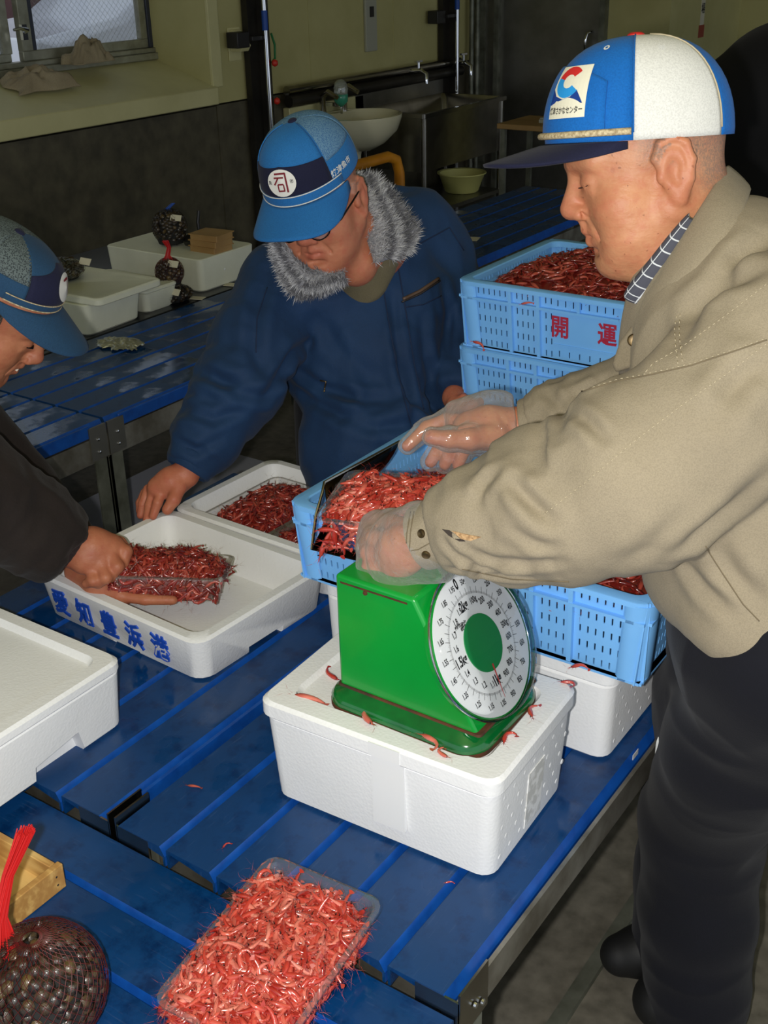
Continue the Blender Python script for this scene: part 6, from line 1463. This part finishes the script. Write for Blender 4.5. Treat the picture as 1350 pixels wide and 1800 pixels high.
for z, r, m, x in ((.06, .026, 'stainless', .06), (.0, .034, 'dark_steel', .07)): q = MB(); q.tube([(x, 0, z), (x, 1.93, z)], r, 12); q.build('pipe', m, t, smooth=60)
for y in (1.28, 1.85):
    q = MB(); q.tube([(.07, y, .05), (.16, y, .06), (.20, y, .04), (.20, y, -.02)], [.014, .016, .014, .013], 10); q.build('tap', 'chrome', t, smooth=60); q = MB(); q.tube([(.14, y, .06), (.14, y, .11)], .008, 8); q.box((.14, y, .115), (.02, .07, .012)); q.build('tap_handle', 'chrome', t)
t = thing('backsplash', 'cream splash panel behind the wash basin', 'panel', (WX, 5.58, .56)); q = MB(); q.bx(.0, .05, .0, .75, 0, .30); q.build('panel', 'cream_trim', t, bevel=.006)
M('ceramic', (226, 220, 186), .12, coat=.5)
t = thing('wash_basin', 'cream ceramic wash basin on a pedestal', 'wash basin', (-4.25, 5.925, 0))
def bowl(s, z): return [(.25*s*math.cos(a)*(1 if math.cos(a) > 0 else .9), .30*s*math.sin(a)*(1-.10*max(0, math.cos(a))), z) for a in (2*math.pi*k/36 for k in range(36))]
q = MB(); q.loft([bowl(.35, .60), bowl(.62, .64), bowl(.90, .71), bowl(1.0, .785), bowl(1.0, .80), bowl(.93, .802), bowl(.86, .78), bowl(.70, .70), bowl(.3, .67)]); q.bx(-.245, -.15, -.22, .22, .70, .80); q.build('bowl', 'ceramic', t, smooth=50)
q = MB(); q.lathe([(.08, 0), (.07, .1), (.055, .4), (.08, .62)], 16, 0, (-.08, 0, 0)); q.build('pedestal', 'ceramic', t, smooth=60)
for y, s_ in ((-.10, 1.), (.11, 1.1)):
    q = MB(); q.tube([(-.19, y, .80), (-.19, y, .80+.10*s_), (-.15, y, .80+.13*s_), (-.08, y, .80+.10*s_)], [.022, .018, .016, .013], 10); q.build('faucet', 'stainless', t, smooth=60)
clear('soap_glass', (.9, .95, .9), .3, .25, (.85, .88, .78)); M('soap_green', (60, 150, 120), .2)
t = thing('soap_dispenser', 'round soap dispenser with green liquid above the basin', 'soap dispenser', (-4.36, 5.90, .84))
q = MB(); q.lathe([(.008, 0), (.02, .01), (.040, .03), (.042, .07), (.040, .072)], 20); q.build('liquid', 'soap_green', t, smooth=50); q = MB(); q.lathe([(.041, .072), (.043, .10), (.036, .135), (.018, .152), (.002, .155)], 20); q.build('globe', 'soap_glass', t, smooth=60); q = MB(); q.tube([(0, 0, .01), (0, 0, -.04)], .008, 8); q.bx(-.19, .0, -.012, .012, .0, .02); q.build('holder', 'chrome', t)
# stainless sink
sk = thing('steel_sink', 'long stainless steel sink on legs against the wall', 'sink', (-4.25, 6.76, -.055))
q = MB(); q.loft([rrect(.46, .98, .02, .48), rrect(.47, .99, .02, .80), rrect(.52, 1.04, .02, .805), rrect(.52, 1.04, .02, .83), rrect(.46, .96, .03, .83), rrect(.43, .93, .04, .80), rrect(.40, .90, .05, .54)]); q.build('tub', 'stainless', sk, smooth=35)
q = MB(); q.bx(-.28, -.25, -.52, .52, .80, .95); q.build('splashback', 'stainless_dull', sk)
for x in (-.21, .23):
    for y in (-.48, .48): q = MB(); q.tube([(x, y, .055), (x, y, .80)], .019, 10); q.build('leg', 'stainless', sk, smooth=60)
q = MB(); q.bx(-.22, .24, -.48, .48, .20, .225); q.build('shelf', 'stainless_dull', sk)
M('yellow_plastic', (218, 214, 130), .4)
q = MB(); q.lathe([(.10, 0), (.115, .01), (.155, .12), (.168, .125), (.168, .132), (.150, .128), (.108, .02), (.001, .015)], 28, 0); tag(q.build('wash_bowl', 'yellow_plastic', loc=(-4.19, 7.02, .170), smooth=50), 'pale yellow plastic bowl on the shelf under the steel sink', 'bowl')
M('rail_orange', (206, 136, 26), .45, c2=(180, 112, 20), nscale=7)
t = thing('guard_rail', 'orange painted guard rail behind the navy jacket', 'guard rail', (-3.05, 4.25, 0))
q = MB(); q.tube([(.03, -.52, .0), (.03, -.52, .78), (.03, -.46, .845), (.03, -.1, .86), (.03, .17, .862), (.03, .235, .84), (.03, .26, .78), (.03, .27, 0)], .024, 12); q.build('rail', 'rail_orange', t, smooth=60)
M('plywood', (170, 136, 84), .6, c2=(150, 116, 68), nscale=6)
t = thing('side_table', 'wooden topped table with steel legs beside the steel door', 'table', (-3.24, 6.42, 0)); q = MB(); q.bx(-.26, .26, -.16, .24, .72, .75); q.build('table_top', 'plywood', t, bevel=.003)
for x in (-.23, .23):
    for y in (-.13, .2): q = MB(); q.bx(x-.014, x+.014, y-.014, y+.014, 0, .72); q.build('leg', 'galvanised', t)
q = MB(); q.bx(-.09, .09, -.06, .06, 0, .02); q.bx(-.085, .08, -.055, .06, .02, .03); tag(q.build('paper_stack', 'grey_panel', loc=(-3.2, 6.44, .75), bevel=.002), 'stack of papers on the wooden topped table', 'papers')
M('paper', (206, 200, 176), .8); M('paper_red', (150, 70, 50), .8)
t = thing('notice_strip', 'narrow paper notice strip on the far wall', 'notice', (-3.098, 8.38, 1.08)); q = MB(); q.bx(-.004, .0, -.035, .035, .08, .42); q.build('sheet', 'paper', t); q = MB(); q.bx(-.004, .001, -.05, .05, 0, .08); q.build('red_seal', 'paper_red', t)
for k, z in enumerate((.36, .27, .18)): v, f = text_mesh('魚市場'[k], .07, .001); q = MB(); q.add(v, f, 0, (.001, 0, z), np.array([[0, 0, 1], [1, 0, 0], [0, 1, 0]])); q.build('character', 'ink', t)
# cloths on the sill
def rag(label, loc, sx, sy, sz, seed, rz):
    n = 34; V = []; rnd = np.random.RandomState(seed)
    P = np.array([(i/n*2-1, j/n*2-1, 0.) for j in range(n+1) for i in range(n+1)])
    r = np.maximum(np.abs(P[:, 0]), np.abs(P[:, 1])); h = np.clip(1-r**2.2, 0, 1)
    Z = h*(.55+.45*ridge(P*[2.1, 2.6, 1]+seed, seed))+.25*h*ridge(P*[5, 5, 1]+seed, seed+1)
    X = P[:, 0]*(1+.25*vnoise(P*1.6+3, seed+2)); Y = P[:, 1]*(1+.3*vnoise(P*1.7+9, seed+4)); V = np.stack([X*sx, Y*sy, np.maximum(Z, .02)*sz], 1)
    q = MB(); q.add(V, [(j*(n+1)+i, j*(n+1)+i+1, (j+1)*(n+1)+i+1, (j+1)*(n+1)+i) for j in range(n) for i in range(n)]); o = q.build('cleaning_cloth', 'rag', loc=loc, rot=(0, 0, rz), smooth=180, solid=.004); tag(o, label, 'cloth')
    return o
cloth('rag', (176, 162, 132), (150, 136, 108), 300)
o = rag('crumpled cloth bunched on the window ledge', (-4.87, 4.42, 1.195), .07, .13, .12, 3, .1); o = rag('flat cloth hanging over the window sill at the left', (-4.80, 4.02, 1.135), .10, .17, .075, 8, -.1); o.rotation_euler = (0, .29, -.1)

# ================================================================ on the bench by the wall
bA = thing('foam_box', 'old foam box with an overhanging lid beside the capped man', 'foam box', (-3.02, 2.56, TOP-.002), .04)
foam_body(.36, .26, .105, taper=.012).build('box_body', 'foam_old', bA, smooth=35); q = foam_lid(.40, .30, .106, .130, rim=.02, dip=.003); q.build('lid', 'foam_old', bA, loc=(.03, .03, 0), smooth=35)
q = MB(); q.bx(-.17, .20, .14, .24, .0, .084); 
bA2 = thing('foam_box', 'low foam box just behind the overhanging lid', 'foam box', (-3.03, 2.80, TOP-.002)); foam_body(.34, .16, .07).build('box_body', 'foam_old', bA2, smooth=35); foam_lid(.345, .165, .07, .083, rim=.02, dip=.003).build('lid', 'foam_old', bA2, smooth=35)
bB = thing('foam_box', 'long foam box carrying the dark clam bag by the wall', 'foam box', (-3.12, 3.17, TOP-.002)); foam_body(.48, .30, .12, taper=.006).build('box_body', 'foam_old', bB, smooth=35)
q = MB(); q.lathe([(.0005, 0), (.006, 0), (.0005, .003)], 8, 0, (.236, -.02, .06), rotm(0, math.pi/2, 0)); q.build('knock', 'foam', bB)
# shells in nets
s = NT('clam_shell'); oi = s.n('ObjectInfo'); s.set(Base_Color=s.mix(.35, s.ramp(oi.outputs['Random'], [(0, lin((12, 9, 8))), (.55, lin((28, 21, 16))), (.8, lin((60, 44, 28))), (.94, lin((104, 84, 44))), (1, lin((30, 24, 20)))]), s.ramp(s.noise(150, 3), [(.4, lin((14, 11, 10))), (.72, lin((104, 84, 56)))])), Roughness=.35, Coat_Weight=.4, Coat_Roughness=.2); s.bump(s.noise(220, 2, s.co((1, 5, 1))), .4, .002); MATS['clam_shell'] = s.m
q = MB(); q.loft([[(r*math.cos(a)*(1.15 if math.cos(a) > 0 else .95), r*.86*math.sin(a), z) for a in (2*math.pi*k/10 for k in range(10))] for r, z in ((.0015, -.0058), (.0075, -.0045), (.0108, 0), (.0075, .0045), (.0015, .0058))])
_c = q.build('clam', 'clam_shell', smooth=50); CLAM = _c.data; bpy.data.objects.remove(_c)
M('net_red', (196, 30, 30), .5); M('net_thin', (84, 20, 18), .6); M('net_dark', (24, 24, 28), .5); M('net_black', (14, 14, 18), .4)
def clam_bag(label, loc, rx, rz_, n, seed, net='net_thin', ribs=26, scale=1., neck=None, neckmat='net_red', squash=1.):
    t = thing('clam_net', label, 'clam net', loc); rnd = random.Random(seed); hz = rx*squash
    q = MB(); q.lathe([(rx*.15, .004), (rx*.75, hz*.12), (rx*.92, hz*.7), (rx*.9, hz*1.1), (rx*.6, hz*1.65), (rx*.1, hz*1.85)], 16); q.build('inner_mass', 'hole_dark', t, smooth=60)
    g = math.pi*(3-math.sqrt(5))
    for i in range(n):
        z = 1-2*(i+.5)/n
        r = math.sqrt(1-z*z); a = i*g+rnd.uniform(-.15, .15); nn = np.array([r*math.cos(a), r*math.sin(a), z])
        if hz+hz*z < .006: continue
        o = bpy.data.objects.new('clam', CLAM); COL.objects.link(o); o.parent = t
        fr = frame(np.cross(nn, (rnd.uniform(-1, 1), rnd.uniform(-1, 1), rnd.uniform(-1, 1))), np.cross(nn, np.cross(nn, (1, .3, .2)))); fr = frame(fr[:, 0], nn) if rnd.random() < .25 else fr
        p = nn*np.array([rx, rx, hz])*rnd.uniform(.88, .98)+np.array([0, 0, hz])
        o.matrix_local = Matrix.Translation(tuple(p)) @ Matrix([list(v) for v in fr]).to_4x4() @ Matrix.Scale(scale*rnd.uniform(.85, 1.25), 4)
    q = MB()
    for s_ in (1, -1):
        for i in range(ribs):
            pts = []
            for k in range(17):
                ph = -1.45+2.9*k/16; a = 2*math.pi*i/ribs+s_*ph*.9; pts.append((rx*1.06*math.cos(ph)*math.cos(a), rx*1.06*math.cos(ph)*math.sin(a), max(.001, hz+hz*1.06*math.sin(ph))))
            q.tube(pts, .00035, 3, caps=False)
    o = q.build('net', net, t); o['kind'] = 'stuff'
    if neck:
        q = MB(); nk = [np.asarray(p) for p in neck]
        for i in range(70):
            a = 2*math.pi*i/22; w = rnd.uniform(.3, 1.); pts = []
            for k, p in enumerate(nk):
                f_ = [1.0, .42, .34, .55][min(k, 3)]*.020; pts.append(p+np.array([math.cos(a+k*.3), math.sin(a+k*.3), rnd.uniform(-.1, .1)])*f_*w)
            q.tube(pts, .0008, 4)
        o = q.build('net_neck', neckmat, t, smooth=60); o['kind'] = 'stuff'
    return t
clam_bag('large net of brown clams tied with red netting in the front corner', (-.895, .567, .573), .072, 0, 300, 5, scale=.76, neck=[(-.03, -.02, .125), (-.045, -.005, .155), (-.05, .02, .20), (-.045, .05, .245)], ribs=44)
clam_bag('small clam net tied in red on the bench', (-2.915, 2.90, .652), .048, 0, 120, 6, scale=.8, neck=[(0, 0, .09), (0, .0, .105), (.0, .01, .13), (-.005, .0, .155)])
clam_bag('flat dark clam net under the red tied one', (-2.915, 2.90, TOP-.002), .072, 0, 110, 7, net='net_dark', scale=.8, squash=.36)
clam_bag('tall dark net of black shells on the long foam box', (-3.14, 3.15, TOP+.118), .062, 0, 190, 8, net='net_dark', scale=.9, squash=1.05, neck=[(0, 0, .12), (0, 0, .135), (.01, .02, .15)], neckmat='blue_tape')
clam_bag('open bag of clams on the overhanging foam lid', (-3.09, 2.57, TOP+.128), .078, 0, 120, 9, net='soap_glass', scale=1.05, squash=.42)
for lab, x, y, z, rz in (('price tag on the dark shell net', -3.09, 3.135, TOP+.225, .5), ('price tag on the small red tied clam net', -2.88, 2.885, .735, .3), ('price tag on the flat dark clam net', -2.86, 2.86, .645, .2), ('price card on the open bag of clams', -3.02, 2.62, TOP+.184, .3)):
    q = MB(); q.bx(-.02, .02, -.001, .001, -.012, .012); tag(q.build('price_tag', 'paper', loc=(x, y, z), rot=(-.7, .1, rz)), lab, 'price tag')
t = thing('dark_scoop', 'black ladle with an upright handle on the long foam box', 'ladle', (-3.02, 3.18, TOP+.118)); q = MB(); q.lathe([(.02, .0), (.06, .012), (.066, .03), (.05, .045), (.01, .05)], 18); q.build('bowl', 'net_black', t, smooth=60); q = MB(); q.tube([(-.0, .0, .04), (-.005, .0, .09), (-.004, .01, .13)], .006, 8); q.build('handle', 'net_black', t, smooth=60)
for k in range(3):
    q = MB(); q.loft([rrect(.12, .10, .004, .0), rrect(.12, .10, .004, .018), rrect(.13, .11, .004, .019), rrect(.13, .11, .004, .022)]); tag(q.build('wooden_punnet', 'plywood', loc=(-2.95+.003*k, 3.16, TOP+.118+.022*k), rot=(0, 0, .05*k)), ('lowest', 'middle', 'topmost')[k]+' wooden punnet stacked on the long foam box', 'punnet', 'wooden punnets')
for lab, x, y, z, w in (('white paper slip on the bench near the capped man', -2.90, 2.27, TOP, .035), ('white paper slip below the long foam box', -2.86, 3.16, TOP, .03), ('white paper slip below the flat clam net', -2.85, 2.96, TOP, .025), ('white paper slip on the far blue slats behind the crates', -2.48, 4.20, TOP+.002, .05)):
    q = MB(); q.bx(-w, w, -w*.7, w*.7, 0, .0015); tag(q.build('paper_slip', 'paper', loc=(x, y, z), rot=(0, 0, .3)), lab, 'paper')
M('foil', (186, 188, 176), .25, .8)
n = 22; P = np.array([(i/n*2-1, j/n*2-1, 0.) for j in range(n+1) for i in range(n+1)]); R_ = np.hypot(P[:, 0], P[:, 1]); hh = np.clip(1.05-R_, 0, 1)**.5
V = np.stack([P[:, 0]*.085*(1+.3*vnoise(P*3, 5)), P[:, 1]*.055*(1+.3*vnoise(P*3+7, 6)), .002+hh*(.010+.016*np.abs(vnoise(P*9, 3)))], 1); keep = R_ < 1.05
q = MB(); q.add(V, [g for g in ((j*(n+1)+i, j*(n+1)+i+1, (j+1)*(n+1)+i+1, (j+1)*(n+1)+i) for j in range(n) for i in range(n)) if all(keep[list(g)])]); tag(q.build('foil_scrap', 'foil', loc=(-2.69, 2.43, TOP+.001), solid=.001), 'crumpled silvery scrap on the wet slatted table', 'scrap')

# ================================================================ foreground and floor
s = NT('pine'); w = s.n('TexWave', Scale=2.0, Distortion=3.0, Detail=4.0); s.l(s.co((1.5, 40, 30)), w.inputs['Vector']); s.set(Base_Color=s.ramp(w.outputs['Fac'], [(.0, lin((222, 184, 116))), (.6, lin((206, 164, 96))), (1., lin((176, 130, 70)))]), Roughness=.6); MATS['pine'] = s.m
wb = thing('wooden_tray', 'shallow pine tray at the lower left corner', 'wooden tray', (-1.225, .665, .573))
q = MB(); q.bx(-.165, .165, -.07, .07, 0, .006); q.build('base', 'pine', wb)
for y in (-.066, .066): q = MB(); q.bx(-.1555, .1555, y-.005, y+.005, .0, .0395); q.build('long_side', 'pine', wb, bevel=.0012)
for x in (-.161, .161):
    q = MB(); q.bx(x-.005, x+.005, -.075, .075, .0, .040); o = q.build('end_board', 'pine', wb, bevel=.0012)
    for z in (.012, .026): q = MB(); q.lathe([(.0003, 0), (.0018, 0), (.0003, .0008)], 8, 0, (x+.005, .062, z), rotm(0, math.pi/2, 0)); q.build('nail', 'dark_box', o)
M('lit_floor', (176, 178, 190), .35)
q = MB(); q.bx(-2.95, -2.55, 2.15, 3.0, .0005, .006); tag(q.build('lit_floor_sheet', 'lit_floor'), 'pale sheet coloured as the lit part of the floor under the wet table', 'sheet')  # pale colour put in for the lit part of the floor
q = MB(); q.bx(-.612, -.585, 1.0, 2.1, .0, .014); tag(q.build('floor_bar', 'galvanised'), 'thin steel bar lying on the floor by the shoes', 'bar')
q = MB(); q.tube([(-.42, 1.62, .004), (-.415, 1.64, .005), (-.41, 1.655, .004)], [.004, .006, .003], 6);
